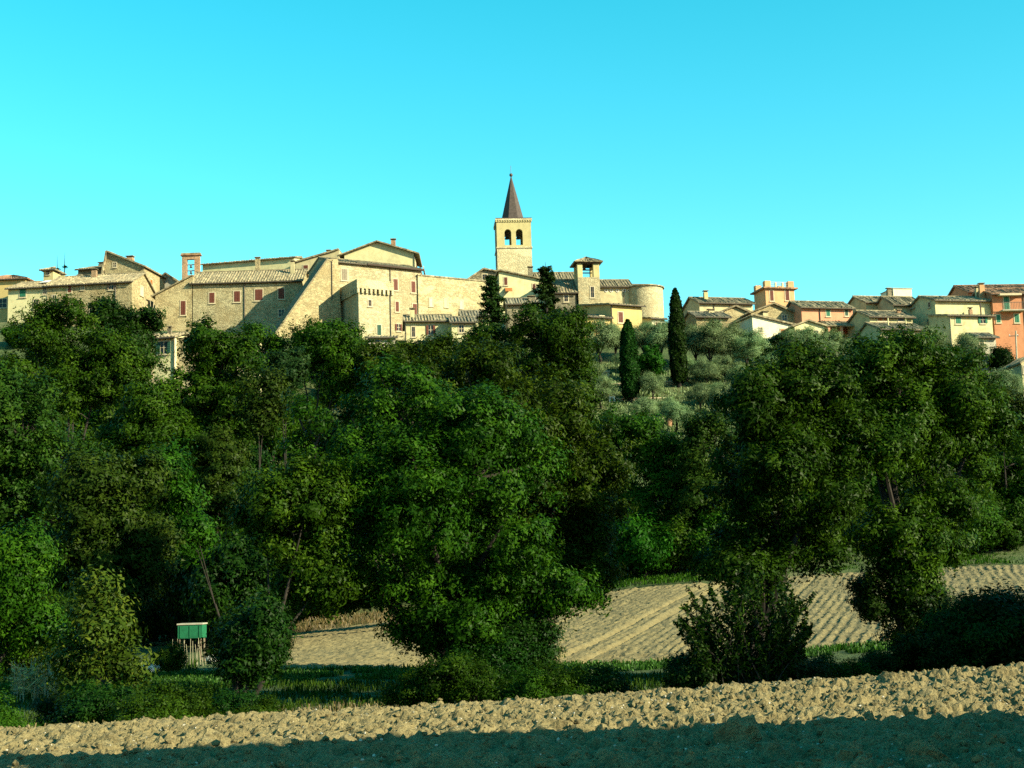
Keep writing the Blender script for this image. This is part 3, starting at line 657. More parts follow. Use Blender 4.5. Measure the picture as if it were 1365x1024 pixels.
for k in range(15):
    y = .05 + (d - .2) * k / 14; MB().box(-.15, -.083, y, y + .17, he - .49, he - .26).build('dentil', 'brickish', h.root)
MB().box(-.17, w + .17, -.17, d + .17, he - .257, he).build('cornice', 'ashlar', h.root)
MB().box(-.12, w + .12, -.12, d + .12, he + .003, he + .14).build('parapet_gutter', 'lead', h.root)
ap = h.face('front', 680.5, 234)[1]; zc = he + .14; rb = w * .36
c0 = (w / 2, d / 2)
MB().lathe([(rb, 0), (.06, ap - zc + .55)], 8, (c0[0], c0[1], zc), R(22.5), R(382.5)).build('spire', 'lead', h.root)
zt_ = ap + .55
MB().lathe([(.01, 0), (.2, .08), (.28, .3), (.2, .5), (.01, .58)], 12, (c0[0], c0[1], zt_ - .05)).build('finial_ball', 'metal', h.root, True)
MB().tube([(c0[0], c0[1], zt_ + .45), (c0[0], c0[1], zt_ + 1.75)], .035, 5).build('lightning_rod', 'metal', h.root)
for o_ in op: bell(h.root, o_[0], d * .42, zt - .35, .42)
MB().box(.2, w - .2, d * .42 - .1, d * .42 + .1, zt - .3, zt - .1).build('bell_beam', 'wood', h.root)
MB().tube([(-.1, .15, zs - 3), (-.1, .15, he - .3)], .07, 6).build('downpipe', 'metal', h.root)
# church nave with cream flank
h = House('church', 'cream church flank with a long sloping roof below the bell tower', 'church', 665, 361, 203, 731, 5, 8, 'pale').gable_house(.02, 0.05, -1.55, 'tile', .3, .4)
h.win('front', 672, 370, 676, 380, 'shut', 'brown'); h.win('front', 710, 379, 713.5, 387, 'shut', 'brown'); h.chimney(704, 710, 355, 2.5, 'stone_dark', 2.5)
(a0, za), (a1, zb_) = h.face('front', 673, 384.5), h.face('front', 682.5, 390); MB().add([(a0, 0, za), (a1, 0, za), (a1, -.9, zb_), (a0, -.9, zb_), (a0, 0, za + .08), (a1, 0, za + .08), (a1, -.9, zb_ + .08), (a0, -.9, zb_ + .08)], [(3, 2, 1, 0), (4, 5, 6, 7), (0, 1, 5, 4), (1, 2, 6, 5), (2, 3, 7, 6), (3, 0, 4, 7)]).build('awning', 'tan', h.root)
h = House('church_aisle', 'tiled church roof between the tall conifer and the open bell turret', 'church', 716, 371.5, 206, 768, 5, 6, 'beige').eave_house(1.5, .5, 'tile')
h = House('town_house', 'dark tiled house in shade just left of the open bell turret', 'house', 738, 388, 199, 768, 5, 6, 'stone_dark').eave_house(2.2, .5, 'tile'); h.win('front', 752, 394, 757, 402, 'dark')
h = House('ruined_dovecote', 'small ruined stone stub with grey tiles below the cream church flank', 'ruin', 676, 404, 193, 716, 5, 4, 'stone_dark').eave_house(1.0, .5, 'tile_grey'); h.chimney(704, 713, 394, .8, 'stone_dark', 2)
# open bell turret
h = House('bell_turret', 'small open bell turret with tiled pyramid roof and two pillars', 'bell turret', 769.5, 348.5, 199, 798.5, 8, 3.0, 'brickish')
w, d, he = h.w, h.d, h.he; zo = h.face('front', 784, 369.5)[1]; (xa, _), (xb, _) = h.face('front', 776.5, 360), h.face('front', 791, 360)
MB().box(0, w, 0, d, 0, zo).build('shaft', 'stone_grey', h.root)
for x0, x1 in ((0, xa), (xb, w)):
    for y0, y1 in ((0, .8), (d - .8, d)): MB().box(x0, x1, y0, y1, zo + .003, he - .35).build('pillar', 'brickish', h.root)
for y0 in (.05, d - .35): MB().box(0, w, y0, y0 + .3, he - .347, he - .05).build('lintel', 'lead_dark', h.root)
for x0 in (.05, w - .35): MB().box(x0, x0 + .3, .353, d - .353, he - .345, he - .052).build('lintel', 'lead_dark', h.root)
o = .5; pk = (w / 2, d / 2, he + .95); cs = [(-o, -o, he - .1), (w + o, -o, he - .1), (w + o, d + o, he - .1), (-o, d + o, he - .1)]
roof_part([slab(cs[i], cs[(i + 1) % 4], pk, pk) for i in range(4)], 'tile', h.root)
for vz in (357, 361):
    zz = h.face('front', 784, vz)[1]; MB().box(xa - .05, xb + .05, d / 2 - .1, d / 2 + .1, zz - .07, zz + .07).build('beam', 'wood', h.root)
bell(h.root, (xa + xb) / 2 - .25, d / 2, h.face('front', 784, 352)[1], .34)
h.win('front', 787.2, 382.5, 791.5, 396.5, 'dark')
# church chancel + apse
h = House('chancel', 'beige church chancel with a row of round niches under a tiled roof', 'church', 797, 381, 204, 841, 6, 5, 'beige').eave_house(1.45, .6, 'tile')
for u in (808, 815, 823, 832, 838.5):
    a, z = h.face('front', u, 387.5); MB().tube([(a, .02, z), (a, -.08, z)], .26, 12).build('niche_ring', 'whitep', h.root)
    MB().tube([(a, .02, z), (a, -.10, z)], .17, 12).build('niche', 'stone_dark', h.root)
a = h.face('front', 831, 380)[0]; MB().tube([(a, -.1, h.he - 3), (a, -.1, h.he - .9)], .05, 6).build('downpipe', 'metal', h.root)
pc = at(858, 385.5, 206); zb = float(H(pc.x, pc.y)) - 2
t = thing('apse', 'rounded stone apse with low conical roof at the right end of the church', 'church', (pc.x, pc.y, zb)); rr = 26 * 206 / F; hh = pc.z - zb
MB().lathe([(rr, 0), (rr, hh)], 28).build('wall', 'ashlar', t, True)
ro, na = rr + .22, 56
vs = [(ro * math.cos(2 * math.pi * i / na), ro * math.sin(2 * math.pi * i / na), hh - .06) for i in range(na)] + [(ro * math.cos(2 * math.pi * i / na), ro * math.sin(2 * math.pi * i / na), hh + .08 + .05 * (i % 2)) for i in range(na)] + [(-rr * .55, rr * .2, hh + 1.0), (0, 0, hh - .05)]
MB().add(vs, [(i, (i + 1) % na, (i + 1) % na + na, i + na) for i in range(na)] + [(i + na, (i + 1) % na + na, 2 * na) for i in range(na)] + [((i + 1) % na, i, 2 * na + 1) for i in range(na)]).build('roof', 'tile', t)
# ochre house
h = House('town_house', 'bright ochre house with one brown shutter and a shaded left side', 'house', 813.5, 405, 186, 855, 25, 9, 'ochre')
h.m = 'ochre'; h.eave_house(1.55, 1, 'tile', .5, .4); h.win('front', 824, 416, 830, 430, 'shut', 'brown'); h.downpipe(814.3)
h = House('town_house', 'lower ochre wing with tiled roof left of the bright ochre house', 'house', 779, 421, 183.6, 813, 25, 5, 'ochre').eave_house(1.3, 1, 'tile', .4, .3); h.win('front', 800, 421.5, 805, 432, 'shut', 'brown')
h = House('shed', 'small white shed with grey roof right of the bright ochre house', 'shed', 868.5, 424, 192, 886, 20, 4, 'white').eave_house(.75, 1, 'tile_grey', .35, .25)
h.win('front', 874, 430, 879, 441, 'shut', 'brown')

# ---- right part
h = House('town_house', 'beige house with hipped roof and white topped chimney right of the tall cypress', 'house', 932, 402.5, 204, 1003, 14, 7, 'beige').eave_house(1.35, .5, 'tile')
h.chimney(938.5, 943.5, 387, 2, 'brickish', 2); h.downpipe(951); h.downpipe(972)
h = House('town_house', 'low rubble house with a lumpy chimney just right of the tall cypress', 'house', 928, 421, 190, 971, 14, 5, 'stone_warm').eave_house(1.0, .5, 'tile_grey'); h.chimney(945, 952, 411.5, 2, 'beige', 1.2)
h.win('front', 955, 426, 960, 433, 'dark')
h = House('town_house', 'stone gabled house squeezed between the beige house and the white house', 'house', 958, 417, 197, 1000, 12, 6, 'stone_warm').gable_house(.52, 1.0, .05, 'tile')
h = House('town_house', 'wide ochre stone gable with small white window behind the long white house', 'house', 1001, 416, 195, 1061, 12, 6, 'stone_warm').gable_house(.5, 1.25, -.15, 'tile')
h.win('front', 1042.5, 420.5, 1048.5, 427.5, 'pane'); h.chimney(1017, 1024, 414.5, -.6, 'beige', 1.4)
h = House('town_house', 'long white house with lean-to roof falling right and orange shutter', 'house', 1002.5, 420, 187, 1058, 15, 7, 'white').gable_house(.01, .02, -1.25, 'tile', .3, .35)
h.win('front', 1040.5, 439, 1046.5, 450, 'shut', 'tan'); h.win('front', 1012, 437, 1016, 443, 'pane')
h = House('town_house', 'small pale gabled house between the long white house and the pink porch', 'house', 1059, 434, 185.5, 1099, 10, 5, 'pale').gable_house(.45, .7, 0, 'tile')
h.win('front', 1068, 441, 1074, 449, 'shut', 'greyshut'); h.win('front', 1085, 441, 1090, 448, 'pane')
# salmon tower
h = House('roof_tower', 'salmon tower with roof terrace, corner pillars and thin railings', 'tower', 1020, 385, 208, 1058.5, 14, 4.2, 'salmon')
w, d, he = h.w, h.d, h.he
MB().box(0, w, 0, d, 0, he).build('wall', 'salmon', h.root); MB().box(-.45, w + .45, -.45, d + .45, he + .003, he + .22).build('cornice', 'tile_red', h.root)
for x0, x1 in ((0, .95), (w - .95, w)):
    for y0, y1 in ((0, .8), (d - .8, d)): MB().box(x0, x1, y0, y1, he + .223, he + 1.25).build('pillar', 'salmon', h.root)
for x in (w * .38, w * .62): MB().box(x - .12, x + .12, 0, .24, he + .223, he + 1.0).build('post', 'pale', h.root)
for z in (.5, .8, 1.08):
    MB().tube([(.95, .1, he + z), (w - .95, .1, he + z)], .03, 5).build('rail', 'whitep', h.root); MB().tube([(.1, .8, he + z), (.1, d - .8, he + z)], .03, 5).build('rail', 'whitep', h.root)
h.win('front', 1026, 387.5, 1030.5, 401, 'shut', 'brown'); h.win('front', 1046.5, 386.5, 1051.5, 400.5, 'shut', 'brown')
# pink house
h = House('town_house', 'pink house with a green shutter and tiled porch below', 'house', 1068, 408.5, 194, 1136, 14, 6, 'pink').eave_house(1.3, .5, 'tile'); h.downpipe(1091.5)
h.win('front', 1101, 413, 1106, 421.5, 'shut', 'green'); h.win('front', 1126, 413, 1130, 421, 'shut', 'dgreen')
y = -2.2; (a0, z0), (a1, _) = h.face('front', 1094, 435), h.face('front', 1134, 435)
roof_part([slab((a0 - .2, y - .3, z0 - .35), (a1 + .3, y - .3, z0 - .35), (a1 + .3, -.005, z0 + .75), (a0 - .2, -.005, z0 + .75))], 'tile', h.root, 'porch_roof')
for x in (a0 + .15, (a0 * .55 + a1 * .45), a1 - .25): MB().box(x - .16, x + .16, y, y + .32, 0, z0 - .38).build('porch_pillar', 'pink', h.root)
MB().box(a0, a1, -.03, .0, 0, z0 - .4).build('porch_back', 'red', h.root)
# cream house with orange shutters and white roof block
h = House('town_house', 'cream house with two orange brown shutters and shaded left gable', 'house', 1154, 402, 200, 1191, 14, 6.5, 'cream').eave_house(1.4, .5, 'tile')
h.win('front', 1170, 403, 1174, 413.5, 'shut', 'tan'); h.win('front', 1179.5, 403, 1184, 414, 'shut', 'tan'); h.chimney(1183, 1188, 383.5, 2.5, 'stone_dark', 2.4)
h = House('roof_room', 'plain white box shaped roof room on the skyline', 'roof room', 1190.5, 385, 207, 1215, 12, 4, 'white')
MB().box(0, h.w, 0, 4, 0, h.he).build('wall', 'white', h.root); MB().box(-.1, h.w + .1, -.1, 4.1, h.he + .003, h.he + .12).build('roof', 'greyp', h.root); h.win('left', 1188.9, 388, 1190, 394, 'dark')
h = House('town_house', 'shaded brown house with dark balcony left of the big cream house', 'house', 1191, 405, 196, 1229, 14, 6, 'beige').eave_house(1.6, .5, 'tile')
(a0, z0), (a1, _) = h.face('front', 1212, 412), h.face('front', 1228, 412); MB().box(a0, a1, -1.3, -.003, z0 - .15, z0).build('balcony_floor', 'greyp', h.root); h.win('front', 1214, 404.5, 1219, 413, 'dark')
for k in range(9): MB().box(a0 + (a1 - a0) * k / 8 - .025, a0 + (a1 - a0) * k / 8 + .025, -1.28, -1.23, z0 + .003, z0 + .9).build('baluster', 'metal', h.root)
MB().box(a0 - .05, a1 + .05, -1.3, -1.21, z0 + .903, z0 + .97).build('handrail', 'metal', h.root)
h = House('town_house', 'low cream house with orange shutters mostly hidden behind the front cream bungalow', 'house', 1159, 421, 189, 1216, 14, 6.5, 'cream').eave_house(1.3, .5, 'tile')
h.win('front', 1170, 422.5, 1176, 428, 'shut', 'tan'); h.win('front', 1178, 422.5, 1183.5, 428, 'shut', 'tan'); h.win('front', 1197, 422, 1204, 428, 'dark'); h.chimney(1196, 1201, 412, 2, 'brick', 1)
h = House('town_house', 'front cream bungalow with green shutters, lowest of the right hand houses', 'house', 1173, 437.5, 178, 1232, 14, 6.5, 'cream').eave_house(1.25, .5, 'tile')
h.win('front', 1198.5, 446.5, 1204, 457, 'open', 'green'); h.win('front', 1218, 446, 1223.5, 456.5, 'shut', 'green'); h.win('front', 1180, 446, 1184, 456, 'pane')
for u, v in ((1183.5, 424), (1207, 424)):
    p = h.px(u, v, 1.6); MB().tube([(p.x, 1.6, h.he), (p.x, 1.6, p.z)], .09, 6).build('vent_pipe', 'pale', h.root)
# big cream house
h = House('town_house', 'big two tiered cream house with green shutters and long shaded left side', 'house', 1246, 399.5, 190, 1322, 12, 8, 'cream').eave_house(1.25, .5, 'tile')
h.win('left', 1237.5, 404, 1240, 409.5, 'dark'); h.win('left', 1236.5, 426, 1239, 437, 'shut', 'dgreen'); h.win('left', 1241, 425, 1244, 436, 'shut', 'dgreen'); h.chimney(1301, 1306, 381.5, 2.5, 'beige', 2.4)
p = h.px(1306.5, 404, -1.5); MB().tube([(p.x, -1.5, p.z - 1.6), (p.x, -1.5, p.z)], .1, 6).build('vent_pipe', 'metal', h.root)
h = House('town_house', 'lower front wing of the big cream house with white shuttered window', 'house', 1264.5, 420, 184, 1322, 12, 5.4, 'cream').eave_house(1.05, 1, 'tile', .4, .35)
h.win('front', 1273.5, 423, 1280.5, 431.5, 'shut', 'green'); h.win('front', 1306.5, 421.5, 1312.5, 431, 'open', 'green'); h.downpipe(1264.2, m='frame'); h.chimney(1292, 1296, 409.5, 2.6, 'brick', 1)
# orange house
h = House('town_house', 'orange house with tall green shutters and a balcony at the right edge', 'house', 1322, 391, 191, 1430, 4, 9, 'orange').eave_house(1.5, .5, 'tile_red')
h.win('front', 1337.5, 394.5, 1344.5, 413.5, 'shut', 'green'); h.win('front', 1372, 394, 1379, 406, 'shut', 'green'); h.win('front', 1328, 420, 1333, 430, 'shut', 'green'); h.win('front', 1352, 419, 1358, 430, 'shut', 'green')
(a0, z0), (a1, _) = h.face('front', 1331.5, 415), h.face('front', 1363, 415)
MB().box(a0, a1, -1.3, -.003, z0 - .16, z0).build('balcony_floor', 'greyp', h.root)
for k in range(16): MB().box(a0 + (a1 - a0) * k / 15 - .02, a0 + (a1 - a0) * k / 15 + .02, -1.27, -1.23, z0 + .003, z0 + .95).build('baluster', 'metal', h.root)
MB().box(a0 - .05, a1 + .05, -1.3, -1.2, z0 + .953, z0 + 1.02).build('handrail', 'metal', h.root)
(b0, zz), (b1, _) = h.face('front', 1329, 394), h.face('front', 1358, 394)
MB().box(b0, b1, -1.0, -.003, zz - .18, zz + .1).build('awning_box', 'frame', h.root); h.chimney(1305.5, 1312, 377, 2, 'salmon', 2.4); h.downpipe(1364)
h = House('town_house', 'orange red house behind whose tiled roof slopes up at the right edge', 'house', 1290, 388, 203, 1440, 4, 9, 'orange').eave_house(1.7, .5, 'tile_red')
h = House('shed', 'small grey garden shed under the front wing of the big cream house', 'shed', 1301, 448.5, 176, 1327, 10, 4, 'greyp').eave_house(.7, .5, 'tile_grey'); h.win('front', 1306, 453, 1311, 461, 'dark')
h = House('shed', 'dark barn with pale wall half cut off by the right edge below the orange house', 'shed', 1361, 483, 165, 1410, 4, 6, 'beige').gable_house(.5, 1.2, 0, 'tile', .25, .3); h.win('front', 1364, 488, 1372, 497, 'dark')

# ---- small villa and ruin among the trees on the left
h = House('villa', 'small cream villa with dark green shutters among the trees left of the convent', 'villa', 186, 451, 150, 232, -10, 6, 'pale').eave_house(.85, .5, 'tile')
h.win('front', 214, 456, 223, 471.5, 'open', 'dgreen'); h.downpipe(187.5); h.downpipe(233); h.chimney(223, 228, 434.5, 2.5, 'stone_dark', 1.6)
(a0, z0) = h.face('front', 179, 455); MB().box(a0 - .15, a0 + .15, .1, .4, 0, h.he - .2).build('porch_pillar', 'whitep', h.root); MB().box(a0 - .3, -.003, -.2, 3, h.he - .25, h.he - .05).build('porch_roof', 'tile', h.root)
h = House('town_wall', 'rough garden wall right of the small villa half covered by leaves', 'wall', 233.5, 452, 150, 262, -6, .6, 'stone_grey')
MB().box(.02, h.w, 0, .6, 0, h.he).build('wall', 'stone_grey', h.root); MB().box(-.0, h.w + .1, -.08, .68, h.he + .003, h.he + .12).build('coping', 'tile', h.root)
h = House('ruined_house', 'ruined stone house with dark arched doorway below the scarp wall', 'ruin', 316, 451, 152, 347, -4, 5, 'stone_grey')
outer = [(0, 0), (h.w, 0), (h.w, h.he - .5), (h.w * .8, h.he - .1), (h.w * .5, h.he + .2), (h.w * .2, h.he - .3), (0, h.he)]
(a0, z0), (a1, z1) = h.face('front', 326, 480), h.face('front', 336, 462)
hole = [(a0, z0), (a1, z0), (a1, z1 - .4)] + [((a0 + a1) / 2 + (a1 - a0) / 2 * math.cos(math.pi * k / 8), z1 - .4 + .5 * math.sin(math.pi * k / 8)) for k in range(1, 8)] + [(a0, z1 - .4)]
holed(MB(), outer, [hole], lambda a, z: (a, 0, z), lambda a, z: (a, .6, z)).build('wall', 'pale', h.root)
MB().box(0, h.w, 4.4, 5, 0, h.he - .6).build('back_wall', 'stone_dark', h.root); MB().box(0, .6, .603, 4.397, 0, h.he - .8).build('side_wall', 'stone_dark', h.root)
roof_part([slab((-.4, -.5, h.he - .1), (h.w * .75, -.5, h.he + .1), (h.w * .7, 4, h.he + .9), (-.2, 4, h.he + .7))], 'tile_grey', h.root)
MB().box(.6, h.w, 1.6, 4.397, 0, h.he - 1).build('rubble', 'stone_dark', h.root)
# ------------------------------------------------------------------ foliage
def leaves(P, Nrm, size, aspect, g, up_bias=.35, jitter=.42):
    """one pointed leaf per point; returns vertices, faces"""
    n = len(P); Nn = Nrm + g.normal(0, jitter, (n, 3)) + np.array([0, 0, up_bias]); Nn /= np.linalg.norm(Nn, axis=1)[:, None] + 1e-9
    T = g.normal(size=(n, 3)); T -= Nn * np.sum(T * Nn, 1)[:, None]; T /= np.linalg.norm(T, axis=1)[:, None] + 1e-9
    B = np.cross(Nn, T); s = (size * g.uniform(.65, 1.4, n))[:, None]
    V = np.stack([P - T * s - B * s * aspect, P - T * s + B * s * aspect, P + T * s + Nn * s * .15], 1).reshape(-1, 3)
    return V, np.arange(3 * n).reshape(-1, 3)
LEAVES = 1.6
def crown_mesh(name, m, lobes, n, size, seed, clump=.55, per=45, aspect=.55, shell=.75, up_bias=.35, flat=.75):
    """leaves gathered into sprays that sit on and inside a set of lobes (x,y,z,rx,ry,rz)"""
    g = np.random.default_rng(seed); L = np.array(lobes, float)
    n = int(n * LEAVES); per = int(per * LEAVES); size = size / math.sqrt(LEAVES)
    sub = []                                                   # boughs: smaller masses standing out of each lobe, with shaded hollows between them
    for l in L:
        nb = int(9 + 3 * g.random())
        for q in range(nb):
            d = g.normal(size=3); d /= np.linalg.norm(d); d[2] = d[2] * .9 + .12
            k = g.uniform(.30, .52); r_ = l[3:] * k * g.uniform(.85, 1.15, 3)
            c = l[:3] + d * l[3:] * g.uniform(.55, .98) * (1 - k * .55)
            sub.append([*c, *r_])
    L = np.array(sub)
    wgt = (L[:, 3] * L[:, 5] + L[:, 4] * L[:, 5] + L[:, 3] * L[:, 4]); wgt /= wgt.sum()
    nc = max(8, n // per)
    li = g.choice(len(L), nc * 2, p=wgt); D = g.normal(size=(nc * 2, 3)); D /= np.linalg.norm(D, axis=1)[:, None]
    rad = np.where(g.random(nc * 2) < shell, 1 - np.abs(g.normal(0, .13, nc * 2)), g.random(nc * 2) ** .5 * .85)
    bumpy = .70 + .45 * vnoise(D[:, 0] * 2.6 + li * 7.3, D[:, 1] * 2.6 + D[:, 2] * 3.1 + seed, seed)
    C = L[li, :3] + D * L[li, 3:] * (rad * bumpy)[:, None]
    deep = np.zeros(len(C), bool)
    for l in np.array(lobes, float): deep |= np.sum(((C - l[:3]) / (l[3:] * .5)) ** 2, 1) < 1
    keep = np.where(~deep | (g.random(len(C)) < .12))[0][:nc]; C = C[keep]; D = D[keep]; nc = len(C)
    cs = clump * g.uniform(.55, 1.5, nc); ct = g.random(nc)
    ci = np.repeat(np.arange(nc), np.maximum(6, (per * (cs / clump) ** 2 * g.uniform(.5, 1.3, nc)).astype(int)))
    N = len(ci); off = g.normal(0, 1, (N, 3)); off /= np.linalg.norm(off, axis=1)[:, None] + 1e-9; off *= (cs[ci] * g.random(N) ** .55 * .95)[:, None]; off[:, 2] *= flat
    off += D[ci] * (g.random((N, 1)) ** 3 * cs[ci][:, None] * 1.0)
    P = C[ci] + off
    nr = D[ci] * .35 + off / (cs[ci][:, None] + 1e-6) * 1.0
    V, Fq = leaves(P, nr, np.full(N, size), aspect, g, up_bias)
    tint = np.clip(.45 + (ct[ci] - .5) * .6 + g.normal(0, .11, N), 0, 1)
    return np_mesh(name, V, Fq, m, np.repeat(tint, 3)), C
def trunk_mesh(base, lobes, C, r, seed, m='bark', fork=.35, twigs=24):
    g = np.random.default_rng(seed); mb = MB(); base = Vector(base)
    top = Vector(np.average(np.array([l[:3] for l in lobes]), axis=0)); fk = base.lerp(top, fork) + Vector((g.normal() * .15, g.normal() * .15, 0))
    mid_ = base.lerp(fk, .5) + Vector((g.normal() * .12, g.normal() * .12, 0))
    mb.tube([base - Vector((0, 0, .6)), base + Vector((0, 0, .15)), mid_, fk], [r * 1.5, r * 1.15, r * .92, r * .8], 9)
    ends = []
    for l in lobes:
        e = Vector(l[:3]) + Vector((0, 0, l[5] * .45)); k = fk.lerp(e, .5) + Vector((g.normal() * .25, g.normal() * .25, .2))
        mb.tube([fk - Vector((0, 0, r)), k, e], [r * .5, r * .26, r * .05], 6); ends += [k, k.lerp(e, .5)]
    if len(C):
        for c in C[g.choice(len(C), min(twigs, len(C)), replace=False)]:
            c = Vector(c); s_ = min(ends, key=lambda q: (q - c).length); k = s_.lerp(c, .5) + Vector((g.normal() * .1, g.normal() * .1, .1))
            mb.tube([s_, k, c], [r * .2, r * .12, r * .03], 4, False)
    return mb
def px_tree(name, label, cat, m, base, Y, lob, n, size, seed, r=.3, clump=.55, per=45, dz=.75, group=None, bark='bark', **k):
    """a tree whose lobes were read off the photograph: (u, v, ru, rv[, dy]) at distance Y, each with its own real depth"""
    b = ground(base, Y); g = np.random.default_rng(seed + 99); L = []
    for q in lob:
        dy = q[4] if len(q) > 4 else g.uniform(-1, 1) * .25 * (q[2] / F * Y)
        p = at(q[0], q[1], Y + dy); s_ = (Y + dy) / F; L.append((p.x - b.x, p.y - b.y, p.z - b.z, q[2] * s_, (q[2] + q[3]) / 2 * s_ * dz, q[3] * s_))
    t = thing(name, label, cat, b, 0, group)
    me, C = crown_mesh('crown', m, L, n, size, seed, clump, per, **k); link('crown', me, t)
    if r: trunk_mesh((0, 0, 0), L, C, r, seed, twigs=14 if n < 12000 else 40).build('trunk', bark, t)
    return t

# ---- hedgerow oaks in front
OK_ = dict(aspect=.6)
px_tree('oak_tree', 'largest dark oak in the centre of the photo, spreading over the furrowed field', 'tree', 'oak', 600, 46,
        [(545, 560, 100, 85), (470, 600, 100, 95), (640, 620, 115, 105, -.6), (450, 700, 100, 85, -1), (560, 700, 125, 115, -1.6), (675, 730, 105, 85, -.8), (600, 815, 90, 62, -.6), (640, 850, 60, 40), (490, 785, 60, 40, -1), (730, 785, 75, 42), (575, 845, 45, 35), (545, 835, 25, 30, -1)],
        96100, 0.082, 11, .42, 0.39, 60)
px_tree('oak_tree', 'dark oak just right of and behind the largest oak', 'tree', 'oak2', 680, 54,
        [(620, 515, 80, 62), (705, 560, 85, 90), (765, 640, 75, 85), (700, 660, 90, 90), (785, 745, 48, 70), (760, 790, 45, 40, -1), (690, 835, 44, 44, -1), (725, 800, 40, 40), (740, 730, 70, 60)], 58900, 0.090, 12, .38, 0.43, 60)
px_tree('oak_tree', 'rounded young oak at the left foot of the largest oak', 'tree', 'oak2', 326, 43.5,
        [(392, 700, 68, 66), (430, 770, 70, 50), (362, 668, 42, 40), (420, 650, 50, 45)], 34100, 0.076, 13, .10, 0.35, 60)
px_tree('oak_tree', 'leafy oak left of the two hedgerow oaks on the right', 'tree', 'oak', 1000, 46,
        [(1010, 535, 68, 56), (1070, 520, 66, 58), (985, 630, 55, 75), (1060, 640, 85, 85, -1), (1000, 725, 55, 48), (1085, 730, 55, 40), (1110, 580, 60, 60), (1005, 768, 48, 32, -1), (970, 745, 40, 36)], 62000, 0.082, 14, .36, 0.39, 60)
px_tree('oak_tree', 'broad oak on the right with an ivy covered trunk below', 'tree', 'oak2', 1215, 48,
        [(1130, 520, 84, 66), (1205, 505, 88, 66), (1275, 535, 58, 66), (1312, 565, 46, 62), (1170, 610, 88, 85, -1), (1262, 630, 65, 75), (1200, 715, 66, 62, -1), (1210, 785, 52, 48, -1), (1250, 720, 42, 52)], 71300, 0.082, 15, .36, 0.39, 60)
px_tree('ivy_column', 'dark ivy growing up the trunk of the broad right hand oak', 'ivy', 'ivy', 1222, 46.8, [(1222, 800, 44, 50), (1232, 850, 40, 40), (1200, 770, 40, 35), (1165, 800, 22, 40)], 20150, 0.070, 16, .2, 0.31, 60)
# ---- second row
px_tree('field_tree', 'rounded tree at the far edge of the furrowed field between the two big oaks', 'tree', 'oak2', 842, 112,
        [(830, 610, 62, 62), (885, 680, 52, 58), (795, 690, 45, 52), (838, 690, 55, 62), (895, 622, 38, 45)], 37200, 0.148, 21, .35, 0.66, 60)
px_tree('field_tree', 'leafy tree behind the left oak of the right hand pair, at the field edge', 'tree', 'dim', 950, 109, [(945, 600, 42, 60), (930, 680, 45, 65), (965, 720, 40, 45)], 20150, 0.140, 22, .25, 0.62, 60)
px_tree('field_tree', 'dark tree on the right edge behind the broad oak', 'tree', 'oak', 1335, 112, [(1340, 630, 60, 65), (1305, 700, 50, 55), (1385, 690, 60, 70), (1300, 620, 40, 50)], 31000, 0.125, 23, .3, 0.58, 60)
px_tree('field_tree', 'pale green tree on the right edge above the dark one', 'tree', 'dim', 1345, 130, [(1350, 560, 60, 55), (1400, 560, 60, 60), (1310, 590, 40, 45)], 21700, 0.156, 24, .3, 0.66, 60)
px_tree('field_tree', 'dark tree filling the gap behind the right hand oaks', 'tree', 'oak', 1130, 110, [(1090, 660, 70, 80), (1160, 700, 70, 60), (1220, 660, 60, 80), (1040, 690, 50, 60)], 27900, 0.148, 25, .3, 0.66, 60)
px_tree('field_tree', 'tree added behind the largest oak to shade the dark hollow', 'tree', 'oak', 545, 89, [(470, 700, 60, 60), (440, 750, 45, 45), (500, 750, 50, 45), (470, 650, 40, 40)], 14000, .16, 26, .3, .8, 42)  # this tree and the next are added to shade the hollow
px_tree('field_tree', 'second tree added behind the largest oak to shade the hollow', 'tree', 'oak', 565, 93, [(565, 690, 60, 70), (540, 740, 50, 50), (600, 750, 50, 45)], 12000, .16, 27, .3, .8, 42)
# ---- left wood
px_tree('woodland_tree', 'big dull green tree on the left edge of the wood', 'tree', 'dim', 30, 64, [(28, 560, 68, 82), (85, 640, 62, 75), (15, 670, 55, 75), (-50, 600, 60, 90)], 40300, 0.109, 31, .3, 0.51, 60)
px_tree('woodland_tree', 'rounded olive green tree second from the left edge', 'tree', 'dim', 140, 53, [(150, 670, 76, 64), (195, 725, 50, 52), (112, 750, 66, 62), (160, 770, 70, 50)], 40300, 0.094, 32, .3, 0.43, 60)
px_tree('woodland_tree', 'lowest tree against the left edge of the photo', 'tree', 'oak2', -45, 43, [(15, 770, 48, 62), (45, 835, 42, 36), (-30, 820, 50, 70)], 24800, 0.078, 33, .25, 0.39, 60)
px_tree('woodland_tree', 'bushy green tree just below the long stone house', 'tree', 'oak2', 95, 120, [(85, 440, 62, 46), (140, 495, 66, 55), (45, 480, 52, 48), (95, 520, 70, 50)], 37200, 0.156, 34, .35, 0.74, 60)
px_tree('woodland_tree', 'dark evergreen tree between the stone house and the small villa', 'tree', 'ivy', 165, 140, [(150, 425, 36, 26), (190, 432, 34, 22), (160, 450, 45, 28)], 17050, 0.172, 35, .25, 0.70, 60)
px_tree('woodland_tree', 'bright green tree in front of the small villa and the convent', 'tree', 'bright', 290, 106, [(285, 468, 40, 44), (300, 545, 46, 52), (255, 530, 46, 52), (285, 600, 50, 48), (320, 480, 22, 36)], 34100, 0.156, 36, .3, 0.66, 60, up_bias=.5, flat=.5)
px_tree('woodland_tree', 'yellowish green tree below the small villa', 'tree', 'oak2', 205, 100, [(205, 545, 46, 52), (180, 590, 46, 48), (235, 600, 40, 50)], 23250, 0.140, 37, .28, 0.62, 60)
